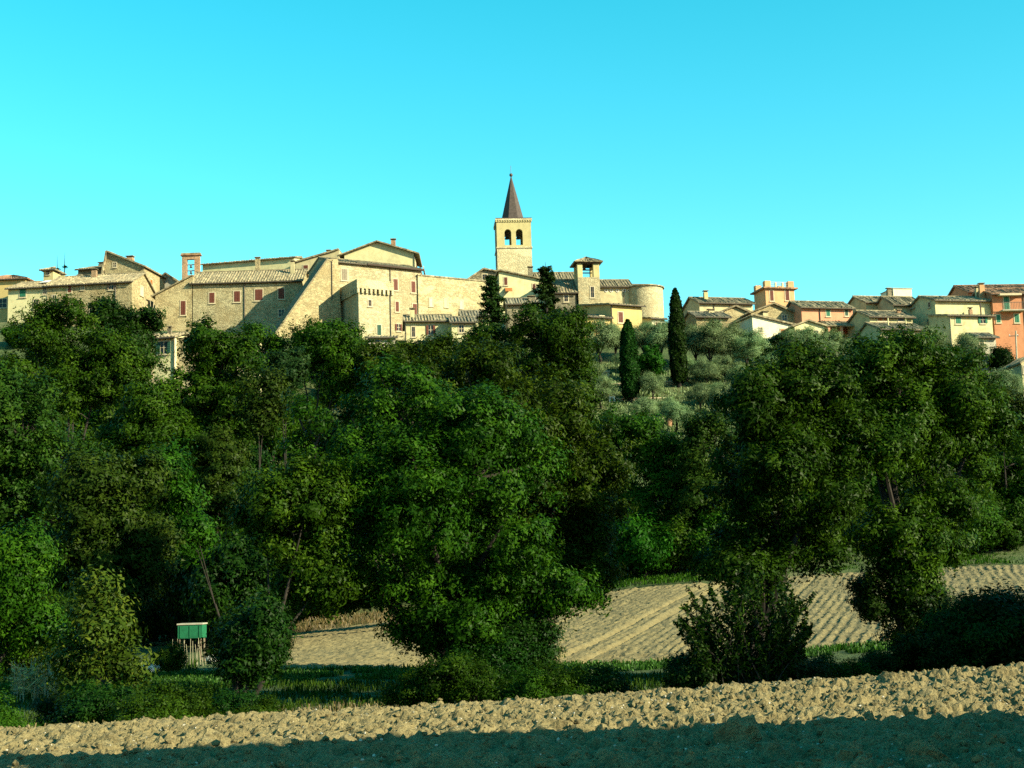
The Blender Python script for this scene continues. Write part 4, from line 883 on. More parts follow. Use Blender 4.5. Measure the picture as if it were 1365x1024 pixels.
px_tree('woodland_tree', 'tall feathery tree above the dark hollow on the left', 'tree', 'dim', 285, 98, [(290, 620, 46, 52), (265, 665, 40, 40), (310, 660, 34, 50)], 21700, 0.133, 38, .25, 0.62, 60, flat=.5)
px_tree('woodland_tree', 'dense green tree below the scarp wall', 'tree', 'oak2', 420, 132, [(440, 460, 52, 32), (395, 470, 42, 36), (470, 490, 44, 36), (350, 470, 30, 36)], 31000, 0.156, 39, .3, 0.74, 60)
px_tree('woodland_tree', 'small blue green tree below the scarp wall', 'tree', 'blueg', 388, 118, [(388, 492, 28, 26), (375, 510, 22, 20)], 7750, 0.156, 40, .18, 0.47, 60)
px_tree('woodland_tree', 'grey brown half bare tree beside the dark hollow', 'tree', 'dim', 352, 100, [(355, 530, 34, 38), (345, 560, 26, 26)], 3800, .16, 41, .22, .7, 24)
px_tree('woodland_tree', 'olive green tree in front of the low cream house', 'tree', 'oak2', 560, 128, [(560, 485, 56, 36), (610, 480, 46, 34), (510, 495, 46, 36), (640, 500, 40, 40)], 31000, 0.156, 42, .3, 0.74, 60)
px_tree('woodland_tree', 'tall dark tree below the bell tower, right of the low cream house', 'tree', 'oak', 720, 136, [(722, 437, 52, 40), (765, 450, 34, 40), (690, 490, 55, 50), (755, 480, 36, 50), (740, 530, 52, 50), (650, 470, 36, 36)], 40300, 0.172, 43, .35, 0.74, 60)
px_tree('woodland_tree', 'dark green tree at the left of the dark hollow', 'tree', 'oak', 305, 72, [(225, 650, 40, 50), (250, 700, 42, 45)], 13950, 0.117, 44, .07, 0.55, 60)
# ---- conifers
def spruce(name, label, u, v_top, Y, wpx, m='spruce', tiers=17, seed=1, base_v=None, n_per=170, size=.22):
    b = ground(u, Y); tp = at(u, v_top, Y); hgt = tp.z - b.z; g = np.random.default_rng(seed); t = thing(name, label, 'tree', b)
    Ps, Ns = [], []; rmax = wpx * Y / F / 2; mb = MB().tube([(0, 0, -.5), (0, 0, hgt * .5), (0, 0, hgt)], [hgt * .018, hgt * .012, .02], 7)
    for i in range(tiers):
        f = i / tiers; z = hgt * (.12 + .86 * f); rr_ = rmax * (1 - f) ** .8 * g.uniform(.75, 1.1) + .15
        for k in range(int(6 + 3 * (1 - f))):
            a = g.uniform(0, 6.28); L_ = rr_ * g.uniform(.6, 1.15); e = np.array([math.cos(a) * L_, math.sin(a) * L_, z + L_ * g.uniform(.05, .35)])
            s0 = np.array([0, 0, z]); tt = g.random(n_per // 5)[:, None] ** .5
            p = s0 * (1 - tt) + e * tt + g.normal(0, .16, (len(tt), 3)) * (1, 1, .7); p[:, 2] -= .12 * (tt[:, 0] * L_) * g.random(len(tt)); Ps.append(p); Ns.append(np.repeat([[0, 0, .8]], len(tt), 0) + (e - s0) / (L_ + .1) * .5)
            mb.tube([s0, e], [.05, .015], 4, False)
    P = np.concatenate(Ps); V, Fq = leaves(P, np.concatenate(Ns), np.full(len(P), size), .32, g, .3, .6)
    link('crown', np_mesh('crown', V, Fq, m, np.repeat(np.clip(g.normal(.5, .2, len(P)), 0, 1), 3)), t); mb.build('trunk', 'bark', t); return t
spruce('spruce_tree', 'pointed green spruce in front of the right end of the rampart', 659, 361, 166, 70, seed=3, n_per=420, size=.26)
spruce('spruce_tree', 'tall dark conifer in front of the cream church flank', 733, 349, 158, 98, 'spruce', 20, 4, n_per=460, size=.27)
spruce('spruce_tree', 'thin distant conifer behind the stone row, left one of a pair', 73, 341, 262, 13, 'cypress', 12, 5, n_per=90)
spruce('spruce_tree', 'thin distant conifer behind the stone row, right one of a pair', 83, 337, 262, 14, 'cypress', 12, 6, n_per=90)
def cypress(label, u, v_top, Y, wpx, seed, v_base):
    b = ground_px(u, v_base, 100, 200); Y = b.y; tp = at(u, v_top, Y); hgt = tp.z - b.z; g = np.random.default_rng(seed); t = thing('cypress_tree', label, 'tree', b, 0, 'slim cypresses on the terrace')
    n = 17000; f = g.random(n) ** .9; z = hgt * (.07 + .93 * f); prof_ = np.interp(f, [0, .06, .25, .6, .85, .95, 1], [.5, .85, 1, .92, .6, .3, .06]); a = g.uniform(0, 6.28, n)
    R_ = wpx * Y / F / 2 * prof_ * (.66 + .42 * vnoise(a * 1.9, z * 1.3, seed) + .16 * vnoise(a * 4, z * 3.1, seed + 1)) * np.where(g.random(n) < .8, 1 - np.abs(g.normal(0, .12, n)), g.random(n))
    P = np.stack([R_ * np.cos(a), R_ * np.sin(a), z], 1); N_ = np.stack([np.cos(a), np.sin(a), 0 * a + .2], 1)
    V, Fq = leaves(P, N_, np.full(n, .17), .45, g, .5, .5)
    link('crown', np_mesh('crown', V, Fq, 'cypress', np.repeat(np.clip(.5 + g.normal(0, .2, n), 0, 1), 3)), t)
    MB().tube([(0, 0, -.5), (0, 0, hgt * .12), (0, 0, hgt * .8)], [.28, .2, .03], 8).build('trunk', 'bark', t)
cypress('shorter broad cypress standing in front of the round bright bush', 841, 427, 150, 27, 1, 538)
cypress('taller slim cypress rising over the roofline right of the apse', 906, 385, 155, 24, 2, 519)
px_tree('pine_bush', 'round bright green bush between the two cypresses', 'bush', 'pine', 870, 160, [(868, 478, 17, 17), (864, 490, 16, 12), (876, 488, 12, 14)], 10075, 0.133, 51, .14, 0.39, 60)
# ---- olive groves
def olive_template(seed):
    L = [(0, 0, 3.3, 1.9, 1.8, 1.25), (1.1, .3, 3.0, 1.3, 1.3, 1.1), (-1.2, -.2, 2.9, 1.4, 1.3, 1.1), (.2, -.8, 2.6, 1.5, 1.2, 1.0), (-.3, .5, 4.0, 1.1, 1.1, .8)]
    me, C = crown_mesh('crown', 'olive', L, 12000, .105, seed, .55, 50, .3, .8)
    tb = trunk_mesh((0, 0, 0), L, C, .17, seed, twigs=8); o = tb.build('trunk', 'bark'); tm = o.data; bpy.data.objects.remove(o); return me, tm
OT = [olive_template(s) for s in (61, 62, 63)]
def plant(tmpl, name, label, cat, p, s, rz, group, sz=None):
    t = thing(name, label, cat, p, rz, group); t.scale = (s, s, sz or s); link('crown', tmpl[0], t); link('trunk', tmpl[1], t); return t
ol = [(800, 473, 'olive tree at the left end of the upper grove below the ochre wing', 1.15), (818, 470, 'olive tree left of the shorter cypress under the ochre house', 1.0), (859, 468, 'olive tree behind the shorter cypress', 1.0), (884, 472, 'olive tree touching the left side of the taller cypress', 1.1),
      (928, 477, 'olive tree touching the right side of the taller cypress', 1.1), (952, 484, 'large olive with visible twin stems right of the taller cypress', 1.3), (978, 480, 'olive tree below the shaded side of the long white house', 1.15),
      (1058, 474, 'olive tree in front of the small pale gabled house', .95), (1082, 476, 'olive tree left of the pink porch', 1.0), (1108, 478, 'olive tree below the pink porch', 1.0), (1000, 486, 'olive tree on the bank left of the dark round bush', 1.1)]
for i, (u, v, lb, s) in enumerate(ol): plant(OT[i % 3], 'olive_tree', lb, 'olive tree', ground_px(u, v + 14, 60, 230), s * 1.0, i * 1.7, 'olive trees on the terraces')
for i, (u, v, s, lb) in enumerate([(835, 488, 1.0, 'olive tree low behind the shorter cypress crown'), (915, 500, 1.0, 'olive tree beside the trunk of the taller cypress'), (940, 506, 1.1, 'olive tree on the grassy terrace right of the taller cypress'), (966, 500, 1.1, 'olive tree under the twin stemmed olive'), (990, 512, 1.1, 'olive tree above the crown of the left oak of the pair'), (1030, 496, 1.1, 'olive tree under the dark round bush'), (1070, 500, 1.1, 'olive tree just above the oaks under the pale gabled house'), (1105, 498, 1.0, 'olive tree just above the oaks under the porch'), (1140, 492, 1.0, 'olive tree just above the oaks left of the bungalow'),
        (787, 500, 1.0, 'olive tree left of the low pale garden wall'), (890, 548, .8, 'olive tree on the lowest terrace below the taller cypress'), (925, 572, .9, 'olive tree lowest on the slope beside the left oak of the pair'), (820, 560, .8, 'olive tree lowest on the slope left of the shorter cypress'), (843, 575, .8, 'olive tree right above the field tree'), (955, 530, .9, 'olive tree between the terrace grass and the left oak of the pair')]):
    plant(OT[i % 3], 'olive_tree', lb, 'olive tree', ground_px(u, v + 12, 60, 230), s * .74, i * 2.9, 'olive trees on the terraces', s * .6)
lo = [(870, 528, 'low olive on the terrace right of the shorter cypress'), (800, 538, 'low olive at the left of the garden terrace'), (935, 540, 'low olive right of the taller cypress foot'), (900, 570, 'low olive below the taller cypress'), (965, 550, 'low grey olive above the left oak of the right hand pair'), (860, 560, 'low olive below the shorter cypress'),
      (1340, 540, 'olive tree on the slope at the right edge under the railing'), (1322, 560, 'olive tree left of the one at the right edge'), (1362, 575, 'olive tree lowest on the right edge slope'), (1240, 478, 'olive tree below the front cream bungalow'), (1290, 490, 'olive tree in front of the small grey shed')]
for i, (u, v, lb) in enumerate(lo): plant(OT[(i + 1) % 3], 'olive_tree', lb, 'olive tree', ground_px(u, v + 10, 60, 230), (.72, .8, .66)[i % 3] + (.25 if u > 1200 else 0), i * 2.3 + 1, 'olive trees on the terraces')
# ---- shrubs of the hillside, shared crowns
def shrub_template(m, seed, n=10500, size=.135, clump=.55, k=(1, 1)):
    g = np.random.default_rng(seed); L = [(0, 0, 1.5, 1.5, 1.4, 1.2)] + [(g.uniform(-1.3, 1.3), g.uniform(-1, 1), g.uniform(1.0, 2.3), g.uniform(.8, 1.2), g.uniform(.8, 1.2), g.uniform(.7, 1.1)) for _ in range(6)]
    me, C = crown_mesh('crown', m, L, n, size, seed, clump, 40)
    o = trunk_mesh((0, 0, 0), L, C, .12, seed, twigs=6).build('trunk', 'bark'); tm = o.data; bpy.data.objects.remove(o); return me, tm
SH = [shrub_template('oak2', 71), shrub_template('oak', 72), shrub_template('dim', 73), shrub_template('bright', 74), shrub_template('ivy', 75)]
for u, Y, s, k, lb in ((1026, 172, 1.25, 4, 'dark round bush in front of the long white house'), (1170, 168, 1.25, 0, 'leafy bush hiding the left part of the front cream bungalow'), (1255, 170, 1.35, 3, 'bright tree in front of the big cream house'), (1285, 172, 1.2, 3, 'bright bush right of the bright tree by the big cream house'), (1338, 176, 1.2, 4, 'dark bush under the balcony of the orange house'), (1325, 160, .8, 0, 'small round bush left of the pole at the right edge'),
                       (950, 186, .7, 1, 'small bush against the low rubble house'), (815, 182, .7, 1, 'small bush in front of the ochre house'), (893, 186, .8, 4, 'dark bush right of the small white shed'), (325, 165, 1.0, 0, 'leafy bush at the foot of the convent near its downpipe'), (345, 170, 1.3, 3, 'green bush in the shadow of the scarp wall'), (255, 170, 1.2, 0, 'bush at the foot of the convent wing'), (285, 168, 1.2, 3, 'bright bush under the convent windows'),
                       (400, 168, 1.3, 0, 'green bush left at the foot of the scarp wall'), (435, 168, 1.35, 3, 'bright green bush at the foot of the scarp wall'), (462, 166, 1.2, 0, 'bush at the shaded foot of the bastion'), (600, 160, 1.1, 1, 'bush in front of the low cream house'), (625, 156, 1.3, 0, 'bush in front of the low cream annexe'),
                       (20, 175, 1.3, 1, 'dark bush below the cream house at the left'), (60, 168, 1.4, 0, 'tall bush below the green shuttered cream house'), (200, 165, 1.1, 4, 'dark bush behind the small villa'), (690, 175, 1.2, 1, 'bush below the cream church flank'), (775, 165, 1.2, 2, 'grey green bush below the ochre wing'), (1210, 160, 1.0, 2, 'dull bush below the front bungalow windows')):
    plant(SH[k], 'hillside_bush', lb, 'bush', ground(u, Y), s * .8, u * .7, 'bushes along the foot of the town')
g = np.random.default_rng(8)
for Y in (112, 119, 126, 134, 142, 150, 159):
    for u in np.arange(-60, 1430, 62):
        uu = u + g.uniform(-25, 25); yy = Y + g.uniform(-4, 4)
        if 770 < uu < 1000 and yy > 117: continue
        s = g.uniform(1.0, 1.7); k = g.choice([0, 1, 2, 4], p=[.35, .35, .2, .1])
        gp = ground(uu, yy); lim = np.interp(uu, [-60, 100, 165, 180, 240, 262, 350, 500, 650, 770, 790, 1000, 1050, 1300, 1365], [440, 440, 470, 505, 505, 470, 480, 455, 455, 470, 540, 540, 490, 500, 560])
        hm = (at(uu, lim, yy).z - gp.z) / 3.3; zs_ = min(s * 1.25, hm); 
        if zs_ < .5: continue
        plant(SH[k], 'slope_tree', 'small ' + {0: 'leafy green', 1: 'dark green', 2: 'dull olive green', 4: 'blackish green'}[int(k)] + ' tree of the wood ' + ('below the stone row and villa' if uu < 350 else 'between largest oak and town walls' if uu < 780 else 'between right hand oaks and houses'), 'tree', ground(uu, yy), s, g.uniform(0, 6.28), 'trees of the wooded slope', zs_)
for u, Y, s, k, lb in ((860, 107, 1.3, 3, 'bright shrub at the top edge of the furrowed field, left one'), (900, 108, 1.2, 0, 'shrub at the top edge of the furrowed field, middle one'), (945, 108, 1.2, 3, 'shrub at the top edge of the furrowed field, right one'), (1290, 108, 1.3, 0, 'shrub above the field at the right edge'), (1345, 109, 1.2, 3, 'bright shrub above the field in the right corner')):
    plant(SH[k], 'field_shrub', lb, 'bush', ground(u, Y), s, u, 'shrubs along the top of the furrowed field')
# ---- hedge and bushes along the ditch
HB = [shrub_template('oak', 81, 16000, .07, .36), shrub_template('oak2', 82, 16000, .07, .36), shrub_template('ivy', 83, 16000, .07, .36)]
g = np.random.default_rng(18)
for u, Y, k in ((-10, 78, 0), (25, 88, 2),  (60, 96, 1), (110, 84, 4), (120, 100, 2), (180, 92, 1), (225, 98, 2), (235, 88, 4), (262, 92, 1), (275, 84, 4), (300, 96, 4), (318, 88, 1), (345, 98, 4), (365, 104, 1), (395, 107, 4), (430, 108, 1), (470, 109, 0), (510, 110, 4), (560, 110, 1), (610, 110, 0), (660, 110, 4), (710, 110, 1), (760, 110, 0)):
    plant(HB[(k * 2) % 3 if k != 4 else 2] if Y < 90 else SH[k], 'undergrowth_bush', ('dense bush in the shaded undergrowth of the left wood' if u < 370 else 'dense bush at the field edge behind the largest oak'), 'bush', ground(u, Y), g.uniform(1.1, 1.6), u * .91, 'undergrowth at the foot of the wood')
for u, Y, sc_k, lb in ((322, 57, .8, 'tall dark bush added to blacken the middle of the hollow'), (345, 57, .8, 'dark bush added to blacken the hollow beside the young oak'), (265, 84, 2.0, 'tall dark bush added to blacken the back of the hollow'), (316, 80, 2.0, 'tallest dark bush added to blacken the back of the hollow')):  # dark foliage added so the shaded hollow reads black
    plant(HB[2], 'hollow_fill_bush', lb, 'bush', ground(u, Y), sc_k, u * .91, 'dark bushes added to blacken the hollow', sc_k * 1.15)
for x, y, hgt in ((20.5, 29.0, 9.5), (24.5, 27.0, 10.5), (22.5, 33.5, 9.5), (29, 30, 11)):  # oaks added out of view to throw shade along the hedge
    L_ = [(0, 0, hgt * .62, 2.6, 2.6, hgt * .33), (1.6, .5, hgt * .5, 2, 2, hgt * .25), (-1.7, -.4, hgt * .52, 2, 2, hgt * .26), (.3, -1.2, hgt * .3, 2, 1.6, hgt * .2)]
    t = thing('oak_tree', 'unseen oak added past the frame to shade the hedge', 'tree', (x, y, float(H(x, y))), 0, 'added shade oaks beyond the right edge')
    me, C = crown_mesh('crown', 'oak', L_, 9000, .15, int(x * 10), .6, 45); link('crown', me, t); trunk_mesh((0, 0, 0), L_, C, .3, int(x), twigs=6).build('trunk', 'bark', t)
hb = [(585, 37, .58, 1, 'hedge bush directly under the trunk of the largest oak'), (640, 36.5, .62, 0, 'green hedge bush right of the largest oak trunk'), (700, 36, .48, 1, 'low hedge bush in the middle of the ditch'), (755, 36, .52, 0, 'low hedge bush by the thin weed stalk'), (800, 37, .55, 2, 'small dark bush at the right end of the central hedge'),
      (935, 36, .62, 2, 'dark bush left below the spiky hawthorn'), (1060, 36, .55, 2, 'dark bush right below the spiky hawthorn'), (1120, 37, .46, 1, 'low bush between the hawthorn and the ivy trunk'), (1180, 38, .5, 2, 'dark bush left of the ivy trunk foot'), (1255, 38, .72, 2, 'dark bush right of the ivy trunk foot'), (1310, 38, .85, 2, 'tall dark hedge bush near the right edge'), (1362, 38, 1.0, 2, 'dark hedge bush cut by the right edge'),
      (130, 32.5, .62, 2, 'dark green bush at the lower left field edge'), (175, 31.5, .5, 1, 'bush with pale leaves at the lower left field edge'), (215, 31, .55, 1, 'yellow green bush right of the pale leaved bush'), (265, 32, .5, 0, 'low bush in front of the bean poles'), (315, 33, .5, 2, 'dark low bush below the shaded small tree'), (350, 32, .4, 1, 'low green bush at the right end of the lower left thicket'), (-5, 30.5, .5, 1, 'bush at the left edge of the near field'), (30, 60, .9, 1, 'bush behind the maize at the left edge'), (226, 60, .45, 1, 'low bush just in front of the green tank'), (690, 46, .95, 2, 'dark bush around the trunk behind the central hedge'), (660, 45, .8, 2, 'dark bush under the lowest boughs of the largest oak'), (90, 36, .5, 2, 'dark bush left of the lower left thicket')]
for u, Y, s, k, lb in hb: plant(HB[k], 'hedge_bush', lb, 'bush', ground(u, Y), s, u * .37, 'bushes of the ditch hedge', s * .95)
px_tree('hedge_tree', 'tall narrow yellowish tree over the lower left thicket', 'tree', 'yellow', 128, 34, [(125, 800, 30, 34), (135, 850, 34, 40), (110, 880, 34, 40), (150, 900, 40, 40)], 5200, .075, 91, .1, .38, 30)
px_tree('hedge_tree', 'dark small tree in shade right of the bean poles', 'tree', 'ivy', 328, 36, [(332, 850, 40, 30), (345, 880, 30, 25), (318, 885, 32, 30), (352, 848, 30, 40), (350, 880, 24, 34), (364, 858, 22, 34)], 13950, 0.062, 92, .14, 0.31, 60)
# spiky hawthorn
b = ground(1000, 35.5); t = thing('hawthorn_bush', 'dark spiky bush with long upright shoots in front of the furrowed field', 'bush', b); g = np.random.default_rng(4); mb = MB(); Ps, Ns = [], []
for k in range(95):
    u, v = g.uniform(900, 1090), 750 + 95 * g.random() ** 1.3
    v += abs(u - 995) * .45 * g.uniform(.5, 1.2)
    e = at(u, v, 35.5 + g.uniform(-1.2, 1.2)) - b; s0 = Vector((g.normal() * .5, g.normal() * .4, -.2)); mdl = s0.lerp(e, .5) + Vector((0, 0, .18))
    mb.tube([s0, mdl, e], [.03, .018, .005], 4, False)
    nl = 170; tt = g.random(nl) ** .55; A, B_, C_ = (np.array(x) for x in (s0, mdl, e)); tt = tt[:, None]
    p = A * (1 - tt) ** 2 + 2 * B_ * tt * (1 - tt) + C_ * tt ** 2 + g.normal(0, 1, (nl, 3)) * (.02 + .13 * (1 - tt)); Ps.append(p); Ns.append(g.normal(size=(nl, 3)))
P = np.concatenate(Ps); V, Fq = leaves(P, np.concatenate(Ns), np.full(len(P), .062), .5, g)
link('crown', np_mesh('crown', V, Fq, 'ivy', np.repeat(g.random(len(P)), 3)), t); mb.build('stem', 'bark', t)
# spiky tops of the right hedge
P = []
for k in range(150):
    u = g.uniform(1270, 1400); p0 = ground(u, 37.5); h_ = g.uniform(.9, 1.9); tt = g.random((60, 1)); P.append(np.array(p0) + tt * np.array([g.normal() * .15, g.normal() * .1, h_ + .5]) + g.normal(0, .05, (60, 3)))
P = np.concatenate(P); V, Fq = leaves(P, g.normal(size=P.shape), np.full(len(P), .06), .4, g)
tag(link('nettles', np_mesh('nettles', V, Fq, 'ivy', np.repeat(g.random(len(P)), 3))), kind='stuff')
# ---- grasses
def grass(name, m, pts, hmin, hmax, seed, wdt=.018, lean=.35):
    g = np.random.default_rng(seed); B_ = np.array(pts); n = len(B_); h_ = g.uniform(hmin, hmax, n)[:, None]; a = g.uniform(0, 6.28, n); d = np.stack([np.cos(a), np.sin(a), 0 * a], 1)
    l_ = np.stack([g.normal(0, lean, n), g.normal(0, lean, n), 0 * a], 1) * h_; w = wdt * g.uniform(.6, 1.4, n)[:, None]
    mid_ = B_ + l_ * .35 + np.array([0, 0, 1]) * h_ * .6; tip = B_ + l_ + np.array([0, 0, 1]) * h_
    V = np.stack([B_ - d * w, B_ + d * w, mid_ + d * w * .7, tip, mid_ - d * w * .7], 1).reshape(-1, 3); i = np.arange(n)[:, None] * 5
    Fq = np.concatenate([i + [0, 1, 2, 4], i + [4, 2, 3, 3]]) if False else np.concatenate([i + [0, 1, 2, 4]])
    me = np_mesh(name, np.concatenate([V]), Fq, m, np.repeat(g.random(n), 5))
    return link(name, me)
def band(us, Ys, n, seed):
    g = np.random.default_rng(seed); out = []
    for _ in range(n):
        p = ground(g.uniform(*us), g.uniform(*Ys)); out.append((p.x, p.y, p.z - .03))
    return out
def fastband(us, Ys, n, seed, dens=None):
    g = np.random.default_rng(seed); u = g.uniform(*us, n); y = g.uniform(*Ys, n); x = (u - CX) / F * y
    k = vnoise(x * .8, y * .8, seed) > .3; x, y = x[k], y[k]
    return np.stack([x, y, H(x, y) - .03], 1)
tag(grass('grass', 'grass', np.concatenate([fastband((-20, 600), (53, 59.5), 20000, 1), fastband((600, 1400), (55.5, 58.8), 12000, 2)]), .12, .42, 1, .03), kind='stuff')
tag(grass('dry_grass', 'straw', np.concatenate([fastband((-40, 560), (27.2, 33), 9000, 3), fastband((560, 1400), (27.4, 30), 5000, 4), fastband((330, 640), (37, 44), 4500, 9), fastband((360, 620), (100, 107), 6000, 6)]), .2, .65, 2, .014), kind='stuff')
tag(grass('bank_grass', 'dim', np.concatenate([fastband((200, 950), (35, 53), 22000, 11), fastband((-20, 260), (38, 70), 9000, 12)]), .15, .5, 5, .02), kind='stuff')
tag(grass('field_margin_grass', 'bright', np.concatenate([fastband((760, 1420), (103, 112), 16000, 5)]), .12, .45, 3, .035), kind='stuff')
tag(grass('terrace_grass', 'olive', np.concatenate([fastband((770, 1020), (124, 172), 26000, 7), fastband((1280, 1400), (130, 170), 5000, 8)]), .3, .8, 4, .07), kind='stuff')
# ------------------------------------------------------------------ small things
# bare poplar stem by the villa
b = ground(203, 144); t = thing('dead_tree', 'pale leafless tree standing in front of the small villa', 'tree', b); g = np.random.default_rng(2); mb = MB()
def T_(u, v): return at(u, v, 144) - b
mb.tube([(0, 0, -.5), T_(203, 500), T_(201, 455), T_(200, 432)], [.22, .2, .16, .12], 8).build('trunk', 'palebark', t)
mb = MB()
for p in (((200, 436), (196, 420), (194, 398)), ((200, 436), (201, 418), (200, 396)), ((200, 440), (206, 425), (211, 404)), ((201, 450), (195, 440), (184, 430)), ((200, 430), (204, 415), (205, 400)), ((196, 420), (190, 410), (189, 403))):
    mb.tube([T_(*q) for q in p], [.09, .06, .02], 5)
mb.build('branch', 'palebark', t)
# garden: wall, path stones, white box, pergola, rust cane screen
def wall_px(name, label, u0, v0, u1, v1, hgt, th, m, cat='wall'):
    p, q = ground_px(u0, v0, 60, 230), ground_px(u1, v1, 60, 230); d = q - p; L = math.hypot(d.x, d.y); t = thing(name, label, cat, (p.x, p.y, min(p.z, q.z) - .3), math.atan2(d.y, d.x))
    MB().box(0, L, 0, th, 0, hgt + .3 + abs(d.z) * .5).build('wall', m, t); MB().box(-.05, L + .05, -.06, th + .06, hgt + .303 + abs(d.z) * .5, hgt + .42 + abs(d.z) * .5).build('coping', 'frame', t)
wall_px('garden_wall', 'low pale stone wall on the terrace left of the shorter cypress', 784, 507, 813, 507, .95, .4, 'stone_grey')
wall_px('terrace_wall', 'long low dry stone terrace edge between and beside the cypresses', 800, 514, 900, 516, .3, .5, 'stone')
wall_px('terrace_wall', 'short pale terrace edge right of the shorter cypress', 822, 537, 885, 533, .25, .4, 'stone_grey')
b = ground_px(816, 538, 60, 230); t = thing('garden_hut', 'tiny white garden hut with reddish roof on the terrace', 'hut', b)
MB().box(-.35, .35, 0, .7, -.5, .95).build('wall', 'whitep', t); MB().prism([(-.5, .85), (.5, .85), (0, 1.25)], lambda a, z: (a, -.15, z), lambda a, z: (a, .85, z)).build('roof', 'tile_red', t); MB().box(-.14, .14, -.02, 0, -.1, .6).build('door', 'wood', t)
b = ground_px(749, 575, 60, 230); t = thing('pergola', 'low open shelter with flat pale roof half hidden by trees', 'shelter', b); s = b.y / F
for x in (-13, 0, 13):
    for y in (0, 1.8): MB().box(x * s - .06, x * s + .06, y, y + .12, -.5, 22 * s).build('post', 'wood', t)
MB().add([(-17 * s, -.3, 20 * s), (17 * s, -.3, 24 * s), (17 * s, 2.3, 25 * s), (-17 * s, 2.3, 21 * s), (-17 * s, -.3, 21.5 * s), (17 * s, -.3, 25.5 * s), (17 * s, 2.3, 26.5 * s), (-17 * s, 2.3, 22.5 * s)], [(3, 2, 1, 0), (4, 5, 6, 7), (0, 1, 5, 4), (1, 2, 6, 5), (2, 3, 7, 6), (3, 0, 4, 7)]).build('roof', 'greyp', t)
b = ground_px(892, 568, 60, 230); t = thing('rusty_barrel', 'rust brown barrel on the terrace below the taller cypress', 'barrel', b); s = b.y / F
MB().lathe([(.01, -.3), (.33, -.3), (.35, .2), (.33, .75), (.36, .8), (.36, .86), (.3, .86), (.28, .8), (.01, .8)], 14).build('barrel_body', 'tile_red', t)
# utility pole and railing at right
b = ground_px(1356, 508, 60, 230); tp = at(1354, 441, b.y); t = thing('utility_pole', 'thin grey utility pole near the right edge', 'pole', b)
MB().tube([(0, 0, -.5), (tp.x - b.x, 0, tp.z - b.z)], [.13, .09], 8).build('pole', 'greyp', t); z = tp.z - b.z
MB().box(-.6, .6, -.05, .05, z - .7, z - .6).build('crossarm', 'metal', t)
for x in (-.5, .5): MB().lathe([(.01, 0), (.06, 0), (.05, .15), (.01, .17)], 8, (x, 0, z - .6)).build('insulator', 'whitep', t)
p0, p1 = ground_px(1318, 508, 60, 230), ground_px(1400, 510, 60, 230); p1.y = p0.y; t = thing('railing', 'thin metal railing on the bank at the right edge', 'railing', p0); L = p1.x - p0.x
for k in range(8): MB().tube([(L * k / 7, 0, -.5), (L * k / 7, 0, 1.1)], .035, 5).build('post', 'greyp', t)
for z in (.55, 1.08): MB().tube([(0, -.04, z), (L, -.04, z)], .03, 5).build('rail', 'greyp', t)
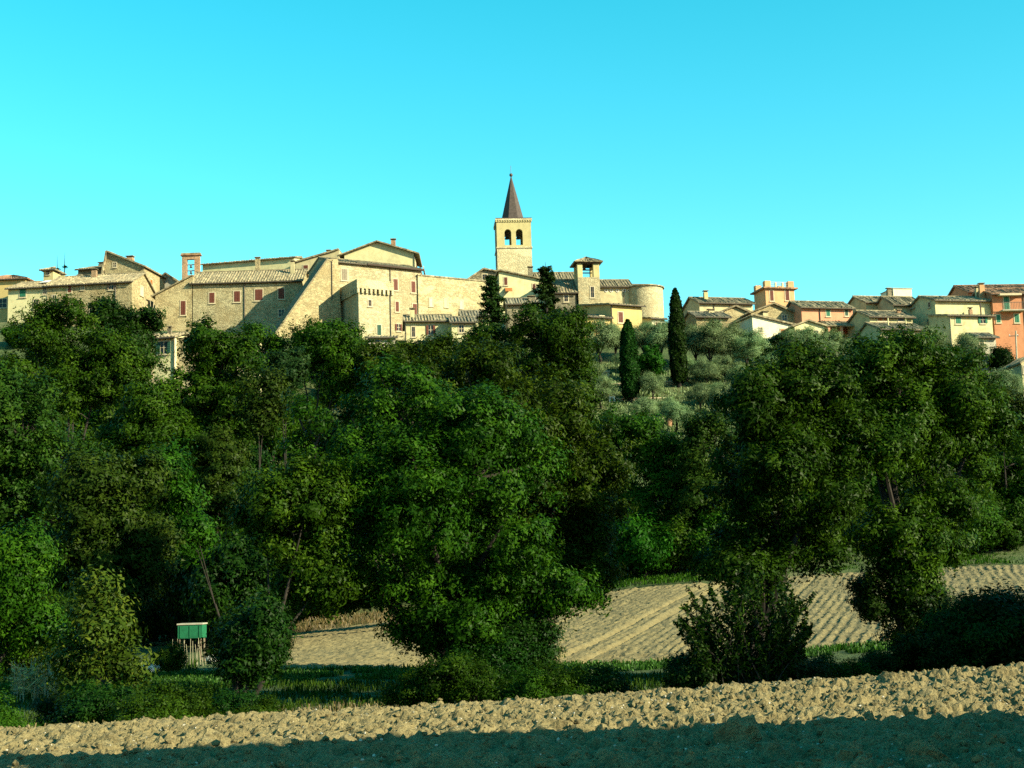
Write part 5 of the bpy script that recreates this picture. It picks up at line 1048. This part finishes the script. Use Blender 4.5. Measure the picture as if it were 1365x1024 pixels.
# ---- allotment in the hollow on the left
YA = 69
b = ground(253, YA); s = YA / F
t = thing('water_tank', 'square green covered tank with pale rim behind the bean poles', 'tank', b)
za = at(253, 851, YA).z - b.z; zt = at(253, 833, YA).z - b.z; w = 16 * s
MB().box(-w, w, 0, 1.0, za, zt).build('tank_body', 'tarp', t); MB().box(-w - .04, w + .04, -.04, 1.04, zt + .003, zt + .07).build('rim', 'greyp', t)
for x in (-w + .05, w - .12):
    for y in (.05, .85): MB().box(x, x + .07, y, y + .07, -.3, za - .003).build('leg', 'wood', t)
for k in range(3): MB().box(-w + .1 + k * (2 * w - .25) / 2.0, -w + .15 + k * (2 * w - .25) / 2.0, -.025, -.003, za + .05, zt - .05).build('rib', 'tarp', t)
g = np.random.default_rng(6)
for k in range(14):
    u = 231 + k * 3.3 + g.uniform(-1, 1); y = 65.5 + g.uniform(-.8, .8); p = ground(u, y); top = at(u + g.uniform(-4, 4), 852 + g.uniform(-5, 9), y)
    o = MB().tube([(0, 0, -.1), (top.x - p.x, 0, max(.8, top.z - p.z))], [.018, .012], 5).build('bean_pole', 'pole'); o.location = p; tag(o, 'thin upright pale cane in the row of bean poles by the green tank', 'pole', 'bean poles by the green tank')
def sack(u, v, Y, sc, m, label, seed):
    p = ground(u, Y); z = max(0, at(u, v, Y).z - p.z - sc * .5); V, Fc = clod_variant(seed, 3); V = V * (1 + .3 * (fbm(V[:, 0] * 2, V[:, 1] * 2 + V[:, 2] * 3, seed, 3) - .45)[:, None]) * np.array([sc, sc * .7, sc * .75])
    o = link('sack', np_mesh('sack', V, Fc, m, smooth=True)); o.location = p + Vector((0, 0, sc * .45)); tag(o, label, 'sack')
sack(193, 868, 62, .40, 'sack', 'white crumpled sack left of the bean poles', 71)
sack(210, 860, 63, .42, 'sack', 'second white sack, nearer the bean poles', 72)
sack(186, 872, 61, .36, 'blue', 'blue plastic bundle beside the white sacks', 73)
sack(284, 842, 69, .40, 'sack', 'pale sheet bundle right of the green tank', 74)
sack(216, 843, 68, .30, 'sack', 'small pale bundle left of the green tank', 75)
# maize at the left
g = np.random.default_rng(9); P, N_ = [], []; mb = MB(); b = ground(45, 52); t = thing('maize_patch', 'dry yellow maize stalks in a clump at the left edge', 'maize', b)
for k in range(60):
    p = ground(g.uniform(15, 78), g.uniform(50, 54)) - b; h_ = g.uniform(.8, 1.4); mb.tube([p, p + Vector((g.normal() * .08, 0, h_))], [.02, .008], 4, False)
    for q in range(9):
        zz = g.uniform(.2, 1) * h_; P.append(np.array(p) + [g.normal() * .12, g.normal() * .12, zz])
P = np.array(P); V, Fq = leaves(P, g.normal(size=P.shape), np.full(len(P), .22), .16, g, 0)
link('leaf_blades', np_mesh('leaf_blades', V, Fq, 'dry', np.repeat(g.random(len(P)), 3)), t)['kind'] = 'stuff'; mb.build('stalk', 'pole', t)
